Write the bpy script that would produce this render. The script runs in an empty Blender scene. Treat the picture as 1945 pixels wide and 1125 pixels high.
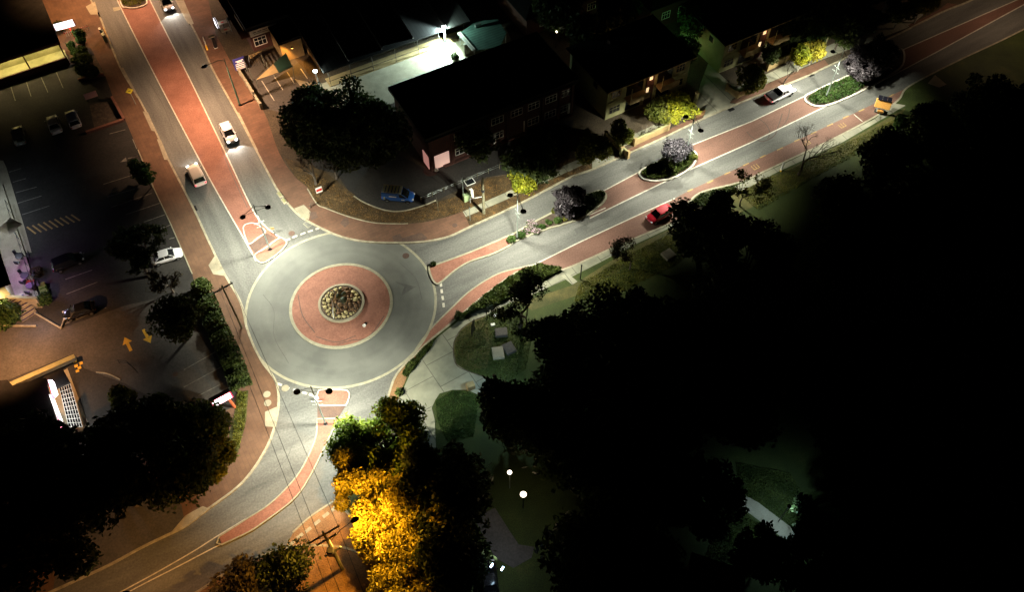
import bpy, math, random
import numpy as np
from mathutils import Vector, Matrix
from mathutils.geometry import tessellate_polygon
R = math.radians
rnd = random.Random(7)
sc = bpy.context.scene
C = sc.collection
# ------------------------------------------------------------------ survey of the site
H, F, D = 85.0, 1650.0, R(55.5)      # drone height, focal length in photo pixels, tilt below the horizon
CX, CY = 972.5, 562.5
def W(x, y, z=0.0):                  # point of the site seen at photo pixel x, y at height z
    u = x - CX; v = y - CY
    k = (H - z) / (F * math.sin(D) + v * math.cos(D))
    return Vector((u * k, (F * math.cos(D) - v * math.sin(D)) * k, z))
def ang(a, b):
    d = W(*b) - W(*a)
    return math.atan2(d.y, d.x)
# ------------------------------------------------------------------ materials
def nt_new(name):
    m = bpy.data.materials.new(name); m.use_nodes = True
    t = m.node_tree; return m, t, t.nodes['Principled BSDF']
def mat(name, c1, c2=None, scale=1.0, rough=.85, detail=8, metal=0, spec=.35, bump=0.0, lo=.35, hi=.65, scale2=None, amt2=.25, c3=None,
        stretch=None, coords='pos', coat=0, island=0.0):
    m, t, b = nt_new(name); N = t.nodes; L = t.links
    b.inputs['Roughness'].default_value = rough; b.inputs['Metallic'].default_value = metal
    b.inputs['Specular IOR Level'].default_value = spec; b.inputs['Coat Weight'].default_value = coat
    if c2 is None:
        b.inputs['Base Color'].default_value = (*c1, 1); col = None
        if island == 0 and bump == 0: return m
    if coords == 'pos': g = N.new('ShaderNodeNewGeometry'); src = g.outputs['Position']
    else: g = N.new('ShaderNodeTexCoord'); src = g.outputs['Object']
    if stretch:
        mp = N.new('ShaderNodeMapping'); mp.inputs['Rotation'].default_value = (0, 0, -stretch[0]); mp.inputs['Scale'].default_value = (stretch[1], 1, 1)
        v1 = N.new('ShaderNodeMapping'); v1.inputs['Rotation'].default_value = (0, 0, -stretch[0])
        L.new(src, v1.inputs['Vector']); L.new(v1.outputs[0], mp.inputs['Vector']); mp.inputs['Rotation'].default_value = (0, 0, 0)
        vec = mp.outputs[0]
    else: vec = src
    n = N.new('ShaderNodeTexNoise'); n.inputs['Scale'].default_value = scale; n.inputs['Detail'].default_value = detail; n.inputs['Roughness'].default_value = .65
    L.new(vec, n.inputs['Vector'])
    if c2 is not None:
        r = N.new('ShaderNodeValToRGB'); e = r.color_ramp.elements
        e[0].position = lo; e[0].color = (*c1, 1); e[1].position = hi; e[1].color = (*c2, 1)
        if c3 is not None: x = e.new((lo + hi) / 2 + .06); x.color = (*c3, 1)
        L.new(n.outputs['Fac'], r.inputs['Fac']); col = r.outputs['Color']
        n2 = N.new('ShaderNodeTexNoise'); n2.inputs['Scale'].default_value = scale2 or scale * 12; n2.inputs['Detail'].default_value = 4
        L.new(src, n2.inputs['Vector'])
        mr = N.new('ShaderNodeMapRange'); mr.inputs['From Min'].default_value = .3; mr.inputs['From Max'].default_value = .7
        mr.inputs['To Min'].default_value = 1 - amt2; mr.inputs['To Max'].default_value = 1 + amt2
        L.new(n2.outputs['Fac'], mr.inputs['Value'])
        mx = N.new('ShaderNodeVectorMath'); mx.operation = 'SCALE'; L.new(col, mx.inputs[0]); L.new(mr.outputs[0], mx.inputs['Scale'])
        col = mx.outputs[0]
        if island:
            gg = N.new('ShaderNodeNewGeometry'); m2 = N.new('ShaderNodeMapRange'); m2.inputs['To Min'].default_value = 1 - island; m2.inputs['To Max'].default_value = 1 + island
            L.new(gg.outputs['Random Per Island'], m2.inputs['Value'])
            m3 = N.new('ShaderNodeVectorMath'); m3.operation = 'SCALE'; L.new(col, m3.inputs[0]); L.new(m2.outputs[0], m3.inputs['Scale']); col = m3.outputs[0]
        L.new(col, b.inputs['Base Color'])
    if bump:
        bp = N.new('ShaderNodeBump'); bp.inputs['Strength'].default_value = bump; bp.inputs['Distance'].default_value = .02
        n3 = N.new('ShaderNodeTexNoise'); n3.inputs['Scale'].default_value = (scale2 or scale * 12); L.new(src, n3.inputs['Vector'])
        L.new(n3.outputs['Fac'], bp.inputs['Height']); L.new(bp.outputs[0], b.inputs['Normal'])
    return m
def emat(name, c, s):
    m, t, b = nt_new(name)
    b.inputs['Base Color'].default_value = (*[min(1, x) * .6 for x in c], 1); b.inputs['Emission Color'].default_value = (*c, 1); b.inputs['Emission Strength'].default_value = s
    return m
def leafmat(name, c1, c2, scale=.6, island=.45, trans=.35):
    m, t, b = nt_new(name); N = t.nodes; L = t.links
    n = N.new('ShaderNodeTexNoise'); n.inputs['Scale'].default_value = scale; n.inputs['Detail'].default_value = 5
    g = N.new('ShaderNodeNewGeometry'); L.new(g.outputs['Position'], n.inputs['Vector'])
    r = N.new('ShaderNodeValToRGB'); e = r.color_ramp.elements
    e[0].position = .35; e[0].color = (*c1, 1); e[1].position = .65; e[1].color = (*c2, 1); L.new(n.outputs['Fac'], r.inputs['Fac'])
    m2 = N.new('ShaderNodeMapRange'); m2.inputs['To Min'].default_value = 1 - island; m2.inputs['To Max'].default_value = 1 + island; L.new(g.outputs['Random Per Island'], m2.inputs['Value'])
    m3 = N.new('ShaderNodeVectorMath'); m3.operation = 'SCALE'; L.new(r.outputs[0], m3.inputs[0]); L.new(m2.outputs[0], m3.inputs['Scale'])
    L.new(m3.outputs[0], b.inputs['Base Color']); b.inputs['Roughness'].default_value = .6; b.inputs['Specular IOR Level'].default_value = .3
    tr = N.new('ShaderNodeBsdfTranslucent'); L.new(m3.outputs[0], tr.inputs['Color'])
    mx = N.new('ShaderNodeMixShader'); mx.inputs[0].default_value = trans
    L.new(b.outputs[0], mx.inputs[1]); L.new(tr.outputs[0], mx.inputs[2]); L.new(mx.outputs[0], N['Material Output'].inputs['Surface'])
    return m
def jointed(name, c1, c2, mortar, ang_, bw, bh, ms=.02, rough=.9, bias=0, offset=.5):   # slabs or bricks with joints
    m, t, b = nt_new(name); N = t.nodes; L = t.links
    g = N.new('ShaderNodeNewGeometry'); mp = N.new('ShaderNodeMapping'); mp.inputs['Rotation'].default_value = (0, 0, -ang_)
    L.new(g.outputs['Position'], mp.inputs['Vector'])
    k = N.new('ShaderNodeTexBrick'); k.inputs['Scale'].default_value = 1; k.inputs['Brick Width'].default_value = bw; k.inputs['Row Height'].default_value = bh
    k.inputs['Mortar Size'].default_value = ms; k.offset = offset; k.inputs['Color1'].default_value = (*c1, 1); k.inputs['Color2'].default_value = (*c2, 1); k.inputs['Mortar'].default_value = (*mortar, 1)
    L.new(mp.outputs[0], k.inputs['Vector'])
    n = N.new('ShaderNodeTexNoise'); n.inputs['Scale'].default_value = .5; n.inputs['Detail'].default_value = 9; n.inputs['Roughness'].default_value = .7; L.new(g.outputs['Position'], n.inputs['Vector'])
    mr = N.new('ShaderNodeMapRange'); mr.inputs['From Min'].default_value = .3; mr.inputs['From Max'].default_value = .7; mr.inputs['To Min'].default_value = .68; mr.inputs['To Max'].default_value = 1.25
    L.new(n.outputs['Fac'], mr.inputs['Value'])
    mx = N.new('ShaderNodeVectorMath'); mx.operation = 'SCALE'; L.new(k.outputs['Color'], mx.inputs[0]); L.new(mr.outputs[0], mx.inputs['Scale'])
    L.new(mx.outputs[0], b.inputs['Base Color']); b.inputs['Roughness'].default_value = rough
    return m
AL = ang((188, 27), (320, 303)); AE = ang((1125, 321), (1530, 145)); AS = ang((300, 1080), (500, 975))
M = {}
def asphalt(name, st, k=1.0, warm=0.0):
    return mat(name, (.085*k+warm, .087*k, .080*k-warm*.5), (.170*k+warm, .170*k, .155*k-warm*.5), scale=.55, stretch=st, scale2=5, amt2=.2, bump=.25, rough=.82, lo=.3, hi=.7)
M['road_left'] = asphalt('asphalt_left', (AL, .12)); M['road_east'] = asphalt('asphalt_east', (AE, .12)); M['road_south'] = asphalt('asphalt_south', (AS, .2))
M['lot'] = mat('asphalt_lot', (.022, .021, .019), (.045, .041, .036), scale=.25, scale2=5, amt2=.25, bump=.3, lo=.3, hi=.7)
M['lot2'] = mat('asphalt_lot_worn', (.06, .056, .05), (.11, .10, .088), scale=.22, scale2=5, amt2=.2, bump=.3, lo=.3, hi=.7)
M['paver'] = mat('stamped_red_asphalt', (.205, .090, .062), (.305, .138, .096), scale=.45, scale2=6, amt2=.2, rough=.85, lo=.3, hi=.7)
M['paver_e'] = mat('stamped_red_asphalt_worn', (.130, .072, .054), (.205, .112, .084), scale=.4, stretch=(AE, .2), scale2=6, amt2=.2, rough=.85, lo=.3, hi=.7)
M['brickw'] = jointed('brick_footpath', (.125, .066, .037), (.145, .078, .043), (.115, .062, .037), AL, .9, .45, ms=.03)
M['brickn'] = jointed('brick_footpath_curve', (.135, .070, .042), (.16, .082, .050), (.12, .065, .04), AE, .9, .45, ms=.03)
M['patchb'] = mat('patched_paving', (.085, .055, .045), (.12, .075, .055), scale=1)
M['conc'] = jointed('concrete_path', (.27, .27, .20), (.31, .305, .23), (.13, .13, .10), AE, 3.0, 60, ms=.05, offset=0)
M['plaza'] = jointed('concrete_plaza', (.22, .225, .165), (.26, .26, .19), (.12, .12, .09), ang((865, 691), (720, 480+0)), 3.2, 3.6, ms=.05, offset=.5)
M['apron'] = mat('concrete_apron', (.26, .235, .165), (.36, .325, .235), scale=.8, scale2=7, amt2=.12)
M['kerb'] = mat('kerb_concrete', (.24, .22, .155), (.42, .385, .28), scale=1.6, scale2=9, amt2=.12, rough=.8)
M['kerbw'] = mat('kerb_painted', (.48, .45, .37), (.70, .67, .58), scale=2, scale2=9, amt2=.1, rough=.7)
M['line'] = mat('line_paint', (.42, .40, .33), (.68, .65, .56), scale=2.5, scale2=14, amt2=.2, rough=.7)
M['cline'] = mat('cream_band', (.25, .24, .17), (.36, .345, .25), scale=1.5, scale2=9, amt2=.15, rough=.8)
M['fline'] = mat('faded_line_paint', (.13, .125, .105), (.26, .245, .21), scale=2.5, scale2=14, amt2=.3, rough=.8)
M['yline'] = mat('yellow_paint', (.72, .42, .04), (.88, .55, .07), scale=2.5, scale2=14, amt2=.2, rough=.7)
M['ydim'] = mat('worn_yellow_paint', (.30, .19, .08), (.42, .28, .10), scale=3, scale2=14, amt2=.3, rough=.8)
M['skid'] = mat('tyre_rubber_mark', (.085, .060, .050), (.12, .085, .07), scale=2)
M['skidg'] = mat('sealed_crack', (.085, .087, .080), (.115, .117, .108), scale=2)
M['soil'] = mat('garden_soil', (.045, .034, .024), (.10, .075, .055), scale=2, scale2=9, amt2=.35, bump=.6)
M['mulch'] = mat('leaf_litter', (.045, .030, .014), (.20, .105, .035), scale=1.1, scale2=11, amt2=.55, c3=(.085, .055, .022), bump=.6, lo=.3, hi=.75)
M['grass'] = mat('park_grass', (.024, .038, .007), (.085, .082, .020), scale=.30, scale2=9, amt2=.45, c3=(.042, .060, .011), bump=.7, lo=.3, hi=.75)
M['grassy'] = mat('dry_verge_grass', (.036, .046, .011), (.115, .098, .030), scale=.45, scale2=10, amt2=.4, bump=.7)
M['dirt'] = mat('dirt', (.045, .035, .022), (.085, .065, .040), scale=.2, scale2=6, amt2=.35, bump=.5)
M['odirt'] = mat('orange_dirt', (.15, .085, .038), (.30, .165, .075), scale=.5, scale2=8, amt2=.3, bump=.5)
M['rockd'] = mat('rock_brown', (.13, .075, .038), (.22, .13, .065), scale=2, coords='obj', scale2=12, bump=.3)
M['rockl'] = mat('rock_cream', (.36, .30, .14), (.52, .45, .24), scale=2, coords='obj', scale2=12, bump=.3)
M['bark'] = mat('bark', (.06, .048, .036), (.13, .105, .08), scale=4, scale2=20, bump=.5)
M['palebark'] = mat('pale_bark', (.22, .20, .15), (.38, .34, .26), scale=4, scale2=20, bump=.4)
M['steel'] = mat('galvanised_steel', (.22, .26, .24), (.32, .37, .34), scale=3, rough=.45, metal=.5)
M['black'] = mat('black_paint', (.012, .012, .013), rough=.4)
M['dgreen'] = mat('dark_green_paint', (.03, .07, .05), rough=.4)
M['wood'] = mat('timber_pole', (.09, .085, .05), (.17, .16, .10), scale=3, scale2=14, coords='pos')
M['white'] = mat('white_paint', (.70, .70, .66), (.80, .80, .76), scale=2, rough=.5)
M['cream'] = mat('cream_render', (.22, .22, .10), (.30, .29, .15), scale=.8, scale2=8, amt2=.12)
M['creamdk'] = mat('ochre_render', (.26, .19, .09), (.36, .26, .12), scale=.8, scale2=8, amt2=.12)
M['roof'] = mat('dark_roof', (.010, .010, .010), (.022, .021, .020), scale=.6, scale2=7, rough=.8, spec=.1)
M['roofm'] = jointed('metal_roof', (.018, .018, .018), (.020, .020, .020), (.008, .008, .008), AE, .6, 90, ms=.04)
M['teal'] = jointed('teal_metal_roof', (.10, .20, .17), (.11, .22, .18), (.06, .12, .10), AE, 60, .5, ms=.05, rough=.5)
M['redbrick'] = jointed('red_brick', (.055, .018, .012), (.07, .023, .015), (.045, .02, .016), 0, .5, .16, ms=.02)
M['glass'] = mat('dark_glass', (.012, .014, .016), rough=.06, spec=.8)
M['tyre'] = mat('tyre_rubber', (.015, .015, .015), rough=.9)
M['alloy'] = mat('alloy', (.5, .5, .5), rough=.35, metal=.9)
M['red'] = mat('red_paint', (.45, .03, .02), rough=.4)
M['orange'] = mat('orange_paint', (.78, .36, .08), (.86, .45, .12), scale=3, rough=.5)
M['solar'] = mat('solar_glass', (.010, .010, .016), rough=.15, spec=.6)
M['rackp'] = mat('rack_panel_grey_green', (.66, .72, .52), (.76, .80, .60), scale=3)
M['patina'] = mat('patina_bronze', (.07, .10, .07), (.15, .19, .14), scale=4, rough=.5, metal=.3)
M['lens_g'] = emat('lens_white', (1, .97, .85), 12); M['lens_o'] = emat('lens_orange', (1, .45, .08), 12)
M['globe'] = emat('globe_glow', (1, .86, .66), 5); M['globe_s'] = emat('small_globe_glow', (1, .82, .6), 9)
M['greenlamp'] = emat('green_lamp_glow', (.25, 1, .35), 22); M['bluelamp'] = emat('cool_lamp_glow', (.55, .8, 1), 14)
M['coollamp'] = emat('floodlight_glow', (.85, 1, .95), 40)
M['signw'] = emat('lit_sign_face', (1, .97, 1), 2.2); M['signw2'] = emat('lit_menu_board', (.95, .92, 1), 3.0)
M['headl'] = emat('headlight_glow', (1, .97, .9), 14); M['tail'] = emat('tail_glow', (1, .03, .05), 5)
M['warmwin'] = emat('warm_window', (1, .70, .36), 1.1); M['purple'] = emat('purple_strip', (.7, .25, 1), 6); M['greenstrip'] = emat('green_strip', (.3, 1, .3), 4)
M['taildim'] = mat('tail_lens', (.35, .02, .02), rough=.2); M['amber'] = mat('amber_lens', (.6, .2, .03), rough=.2); M['headdim'] = mat('headlight_lens', (.6, .6, .6), rough=.15)
# ------------------------------------------------------------------ mesh builder
class MB:
    def __init__(s): s.v = []; s.f = []
    def add(s, vs, fs):
        o = len(s.v); s.v += [tuple(p) for p in vs]; s.f += [tuple(i + o for i in f) for f in fs]; return s
    def box(s, c, d, rz=0.0, rot=None, bev=0.0):
        hx, hy, hz = d[0]/2, d[1]/2, d[2]/2
        m = rot if rot is not None else Matrix.Rotation(rz, 3, 'Z')
        if bev <= 0:
            P = [(-hx,-hy,-hz),(hx,-hy,-hz),(hx,hy,-hz),(-hx,hy,-hz),(-hx,-hy,hz),(hx,-hy,hz),(hx,hy,hz),(-hx,hy,hz)]
            Fc = [(3,2,1,0),(4,5,6,7),(0,1,5,4),(1,2,6,5),(2,3,7,6),(3,0,4,7)]
        else:
            b = min(bev, hx*.9, hy*.9, hz*.9); P = []
            for z, k in ((-hz, b), (-hz+b, 0), (hz-b, 0), (hz, b)):
                for (sx, sy) in ((-1,-1),(1,-1),(1,1),(-1,1)):
                    ax, ay = hx-k, hy-k
                    if sx*sy > 0: P += [(sx*(ax), sy*(ay-b), z), (sx*(ax-b), sy*ay, z)] if True else []
                    else: P += [(sx*(ax-b), sy*ay, z), (sx*ax, sy*(ay-b), z)]
            # order each ring counter-clockwise
            rings = []
            for r in range(4):
                ring = P[r*8:(r+1)*8]; ring.sort(key=lambda p: math.atan2(p[1]/max(hy,1e-6), p[0]/max(hx,1e-6))); rings += ring
            P = rings; Fc = [tuple(reversed(range(8))), tuple(range(24, 32))]
            for r in range(3):
                for i in range(8): j = (i+1) % 8; Fc.append((r*8+i, r*8+j, r*8+8+j, r*8+8+i))
        c = Vector(c); return s.add([c + m @ Vector(p) for p in P], Fc)
    def tube(s, pts, rad, n=8, cap=True):
        pts = [Vector(p) for p in pts]
        if not isinstance(rad, (list, tuple)): rad = [rad] * len(pts)
        vs = []; fs = []
        up = Vector((0, 0, 1)); t0 = (pts[1] - pts[0]).normalized()
        if abs(t0.dot(up)) > .95: up = Vector((1, 0, 0))
        for i, p in enumerate(pts):
            t = (pts[min(i+1, len(pts)-1)] - pts[max(i-1, 0)]).normalized()
            a = t.cross(up).normalized(); b = t.cross(a).normalized()
            for k in range(n):
                q = 2*math.pi*k/n; vs.append(p + (a*math.cos(q) + b*math.sin(q)) * rad[i])
        for i in range(len(pts)-1):
            for k in range(n): j = (k+1) % n; fs.append((i*n+k, i*n+j, (i+1)*n+j, (i+1)*n+k))
        if cap: fs.append(tuple(range(n))); fs.append(tuple(reversed(range((len(pts)-1)*n, len(pts)*n))))
        return s.add(vs, fs)
    def lathe(s, prof, c=(0, 0, 0), n=16, sx=1, sy=1):
        vs = []; fs = []
        for r, z in prof:
            for k in range(n): q = 2*math.pi*k/n; vs.append((c[0]+r*sx*math.cos(q), c[1]+r*sy*math.sin(q), c[2]+z))
        for i in range(len(prof)-1):
            for k in range(n): j = (k+1) % n; fs.append((i*n+k, i*n+j, (i+1)*n+j, (i+1)*n+k))
        fs.append(tuple(reversed(range(n)))); fs.append(tuple(range((len(prof)-1)*n, len(prof)*n)))
        return s.add(vs, fs)
    def prism(s, poly, z0, z1):
        n = len(poly); vs = [(p[0], p[1], z0) for p in poly] + [(p[0], p[1], z1) for p in poly]
        area = sum(poly[i][0]*poly[(i+1) % n][1] - poly[(i+1) % n][0]*poly[i][1] for i in range(n))
        fs = []
        for t in tessellate_polygon([[Vector((p[0], p[1], 0)) for p in poly]]):
            a, b, c_ = t
            A = (poly[b][0]-poly[a][0])*(poly[c_][1]-poly[a][1]) - (poly[b][1]-poly[a][1])*(poly[c_][0]-poly[a][0])
            if A < 0: a, c_ = c_, a
            fs.append((a+n, b+n, c_+n))
            if z1 > z0: fs.append((c_, b, a))
        if z1 > z0:
            for i in range(n):
                j = (i+1) % n
                fs.append((i, j, j+n, i+n) if area > 0 else (j, i, i+n, j+n))
        else: vs = vs; 
        return s.add(vs, fs)
    def build(s, name, m, parent=None, world=False, smooth=False):
        me = bpy.data.meshes.new(name)
        v = s.v
        if world and parent is not None:
            inv = (Matrix.Translation(parent.location) @ parent.rotation_euler.to_matrix().to_4x4()).inverted()
            v = [tuple(inv @ Vector(p)) for p in v]
        me.from_pydata(v, [], s.f); me.update()
        if m is not None: me.materials.append(m)
        if smooth: me.polygons.foreach_set('use_smooth', [True]*len(me.polygons))
        o = bpy.data.objects.new(name, me); C.objects.link(o)
        if parent is not None: o.parent = parent
        return o
def T(name, label, cat, loc=(0, 0, 0), rz=0.0, group=None):
    o = bpy.data.objects.new(name, None); C.objects.link(o); o.empty_display_size = .3
    o.location = loc; o.rotation_euler = (0, 0, rz); o['label'] = label; o['category'] = cat
    if group: o['group'] = group
    return o
def tag(o, label, cat, group=None, kind=None):
    o['label'] = label; o['category'] = cat
    if group: o['group'] = group
    if kind: o['kind'] = kind
    return o
def S(o, label=None):
    o['kind'] = 'structure'
    if label: o['label'] = label
    return o
def copy_tree(o, loc, rz, label, s=None):
    def rec(a, par):
        c = a.copy(); C.objects.link(c); c.parent = par
        for ch in list(a.children): rec(ch, c)
        return c
    c = rec(o, None); c.location = loc; c.rotation_euler = (0, 0, rz); c['label'] = label
    if s: c.scale = (s, s, s)
    return c
# ------------------------------------------------------------------ curves on the ground
def crom(P, n=6, closed=False):
    P = [Vector(p[:2]) for p in P]; out = []; m = len(P)
    for i in range(m if closed else m-1):
        p1, p2 = P[i], P[(i+1) % m]
        p0 = P[(i-1) % m] if (closed or i > 0) else p1*2-p2
        p3 = P[(i+2) % m] if (closed or i+2 < m) else p2*2-p1
        for k in range(n):
            t = k/n
            out.append(.5*((2*p1)+(p2-p0)*t+(2*p0-5*p1+4*p2-p3)*t*t+(3*p1-p0-3*p2+p3)*t**3))
    if not closed: out.append(P[-1])
    return out
def G2(pts, z=0.0): return [W(x, y, z).xy for x, y in pts]
def sheet(name, pts, z, m, px=True, th=0.0, label=None):
    if px: pts = G2(pts, z)
    return S(MB().prism(pts, z-th, z).build(name, m), label)
def offs(P, d, closed=False):
    out = []; n = len(P)
    for i in range(n):
        a = P[(i-1) % n] if (closed or i > 0) else P[i]; b = P[(i+1) % n] if (closed or i < n-1) else P[i]
        t = (b-a).normalized(); out.append(P[i] + Vector((-t.y, t.x))*d)
    return out
def ribbon(name, P, w, z, m, h=0.0, closed=False, px=True, label=None, build=True, mb=None):
    if px: P = G2(P, z)
    P = [Vector(p[:2]) for p in P]
    a = offs(P, w/2, closed); b = offs(P, -w/2, closed); n = len(P)
    mb = mb or MB(); vs = [(p.x, p.y, z) for p in a] + [(p.x, p.y, z) for p in b]
    fs = []; rng = range(n if closed else n-1)
    for i in rng: j = (i+1) % n; fs.append((i, i+n, j+n, j))
    if h:
        vs += [(p.x, p.y, z-h) for p in a] + [(p.x, p.y, z-h) for p in b]
        for i in rng: j = (i+1) % n; fs.append((i, j, j+2*n, i+2*n)); fs.append((i+n, i+3*n, j+3*n, j+n))
        if not closed: fs.append((0, 2*n, 3*n, n)); fs.append((n-1, 2*n-1, 4*n-1, 3*n-1))
    mb.add(vs, fs)
    return S(mb.build(name, m), label) if build else mb
def seg(name, a, b, w, z, m, label=None): return ribbon(name, [a, b], w, z, m, label=label)
# ------------------------------------------------------------------ ground, roads, land
g = MB(); g.add([(-700, -300, -.12), (700, -300, -.12), (700, 900, -.12), (-700, 900, -.12)], [(0, 1, 2, 3)])
S(g.build('ground', M['dirt']))
RC = Vector((-.2368*H, .6722*H)); RR = .1308*H; RI = .0694*H; RK = .0304*H     # roundabout centre and radii
sheet('road', [(20, -300), (420, -300), (660, 470), (640, 560), (440, 650), (400, 540)], 0, M['road_left'], label='asphalt street running up to the top edge of the view')
sheet('road', [(700, 440), (1100, 300), (1500, 120), (2000, -140), (2150, -70), (1800, 230), (1300, 480), (980, 620), (760, 720), (640, 600)], .004, M['road_east'], label='asphalt avenue running right from the roundabout')
sheet('road', [(-250, 1300), (-60, 1100), (250, 980), (420, 850), (470, 640), (800, 640), (800, 760), (860, 1125), (1000, 1300)], .008, M['road_south'], label='asphalt street curving down from the roundabout')
def disc(c, r, z, n=96): return [Vector((c.x + r*math.cos(2*math.pi*i/n), c.y + r*math.sin(2*math.pi*i/n))) for i in range(n)]
# asphalt of the circulating lane: polished rings worn by turning tyres
m, t, b = nt_new('asphalt_ring'); N = t.nodes; L = t.links
g_ = N.new('ShaderNodeNewGeometry'); sb = N.new('ShaderNodeVectorMath'); sb.operation = 'SUBTRACT'; sb.inputs[1].default_value = (RC.x, RC.y, 0); L.new(g_.outputs['Position'], sb.inputs[0])
ln = N.new('ShaderNodeVectorMath'); ln.operation = 'LENGTH'; L.new(sb.outputs[0], ln.inputs[0])
n1 = N.new('ShaderNodeTexNoise'); n1.noise_dimensions = '1D'; n1.inputs['Scale'].default_value = .9; n1.inputs['Detail'].default_value = 3; L.new(ln.outputs['Value'], n1.inputs['W'])
n2 = N.new('ShaderNodeTexNoise'); n2.inputs['Scale'].default_value = .35; n2.inputs['Detail'].default_value = 8; L.new(g_.outputs['Position'], n2.inputs['Vector'])
n3 = N.new('ShaderNodeTexNoise'); n3.inputs['Scale'].default_value = 8; n3.inputs['Detail'].default_value = 3; L.new(g_.outputs['Position'], n3.inputs['Vector'])
a1 = N.new('ShaderNodeMath'); a1.operation = 'MULTIPLY_ADD'; a1.inputs[1].default_value = .28; L.new(n1.outputs[0], a1.inputs[0]); L.new(n2.outputs['Fac'], a1.inputs[2])
a2 = N.new('ShaderNodeMath'); a2.operation = 'MULTIPLY_ADD'; a2.inputs[1].default_value = .25; L.new(n3.outputs['Fac'], a2.inputs[0]); L.new(a1.outputs[0], a2.inputs[2])
cr = N.new('ShaderNodeValToRGB'); e = cr.color_ramp.elements; e[0].position = .60; e[0].color = (.104, .109, .098, 1); e[1].position = .92; e[1].color = (.148, .154, .137, 1)
L.new(a2.outputs[0], cr.inputs['Fac']); L.new(cr.outputs[0], b.inputs['Base Color']); b.inputs['Roughness'].default_value = .8
M['ring'] = m
S(MB().prism(disc(RC, RR+.15, 0), .012, .012).build('roundabout_lane', M['ring']), 'grey circulating lane of the roundabout')
S(ribbon('circle_band', disc(RC, RR, 0), .30, .020, M['cline'], closed=True, px=False), 'cream concrete band round the outside of the circulating lane')
# centre island: raised red apron with a concrete kerb, and a ring wall holding rocks
S(MB().prism(disc(RC, RI, 0), 0, .09).build('island_apron', M['paver']), 'round red stamped apron in the middle of the roundabout')
ribbon('island_kerb', disc(RC, RI, 0), .34, .115, M['cline'], h=.115, closed=True, px=False, label='pale kerb round the red apron of the roundabout')
RK2 = Vector((-.2363*H, .6738*H))
S(MB().prism(disc(RK2, RK, 0, 64), .09, .28).build('island_soil', M['soil']), 'dark soil bed inside the rock ring')
ribbon('island_ring_wall', disc(RK2, RK, 0, 64), .26, .36, M['apron'], h=.27, closed=True, px=False, label='low cream ring wall round the rock bed')

K1 = [(20, -300), (173, 0), (188, 27), (227, 125), (264, 187), (295, 248), (320, 303), (367, 395), (400, 466), (429, 525), (450, 560), (459, 580), (464, 600), (468, 620), (480, 653), (498, 688), (517, 713), (526, 732), (529, 755), (527, 785), (517, 825), (500, 862), (474, 901), (446, 930), (397, 966), (355, 998), (326, 1013), (270, 1040), (207, 1074), (130, 1110), (20, 1160), (-120, 1225), (-300, 1300)]
K2 = [(190, -300), (335, 0), (364, 48), (387, 93), (405, 133), (451, 216), (491, 293), (521, 350), (534, 370), (556, 397), (577, 415), (612, 434), (649, 449.6), (695.6, 459), (751.6, 461), (804.5, 459), (851, 449.6), (890.6, 431.5), (949, 405), (1008, 376), (1081, 337.7), (1125, 321.6), (1167, 303), (1258, 262), (1311, 236.5), (1386, 203), (1530, 145), (1575, 124), (1640, 95), (1700, 67), (1790, 22), (1844, 0), (1960, -55), (2200, -160)]
K3 = [(2200, -80), (1945, 55), (1830, 110), (1770, 140), (1722, 167), (1706, 190), (1661, 222), (1572, 269), (1512, 297), (1427, 337), (1393, 349.5), (1333, 365), (1308, 385), (1290, 412), (1288, 418), (1180, 464), (1071, 512), (1047, 506), (1020, 506), (990, 514), (965, 528), (919, 562), (857, 614), (813, 650), (787, 676), (764, 698), (749, 719), (740, 745), (734, 765), (722, 800), (700, 850), (672, 905), (652, 945), (660, 975), (700, 1010), (745, 1045), (800, 1095), (860, 1160), (950, 1300)]
K4 = [(-250, 1420), (120, 1250), (300, 1165), (380, 1122), (415, 1098), (450, 1079.5), (489.5, 1060), (541, 1043), (588.5, 1037), (640, 1039), (672, 1047), (700, 1062), (727, 1080), (778, 1125), (850, 1200), (900, 1300)]
c1 = crom(G2(K1, .12)); c2 = crom(G2(K2, .12)); c3 = crom(G2(K3, .12)); c4 = crom(G2(K4, .12))
far = lambda *a: [W(x, y, .12).xy for x, y in a]
zb = .12
def block(name, poly, m, label): return S(MB().prism(poly, .12, .12).build(name, m), label)
block('footpath', c1 + [Vector((-250, 0)), Vector((-250, 200))], M['brickw'], 'brown brick footpath land on the left of the streets')
block('land', c2 + [Vector((300, 160)), Vector((300, 400)), Vector((-200, 400)), Vector((-200, 220))], M['dirt'], 'dark ground north of the avenue')
block('park_lawn', c3 + [Vector((60, -60)), Vector((300, -60)), Vector((300, 130))], M['grass'], 'dark park lawn on the right')
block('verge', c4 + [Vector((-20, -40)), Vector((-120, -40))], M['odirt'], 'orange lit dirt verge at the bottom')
for nme, c_, lb in (('kerb', c1, 'kerb along the left footpath'), ('kerb', c2, 'kerb along the north side of the avenue'), ('kerb', c3, 'kerb along the park side'), ('kerb', c4, 'kerb of the bottom verge')):
    ribbon(nme, c_, .24, .15, M['kerb'], h=.16, px=False, label=lb)
z1, z2, z3 = .126, .132, .138
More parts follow.
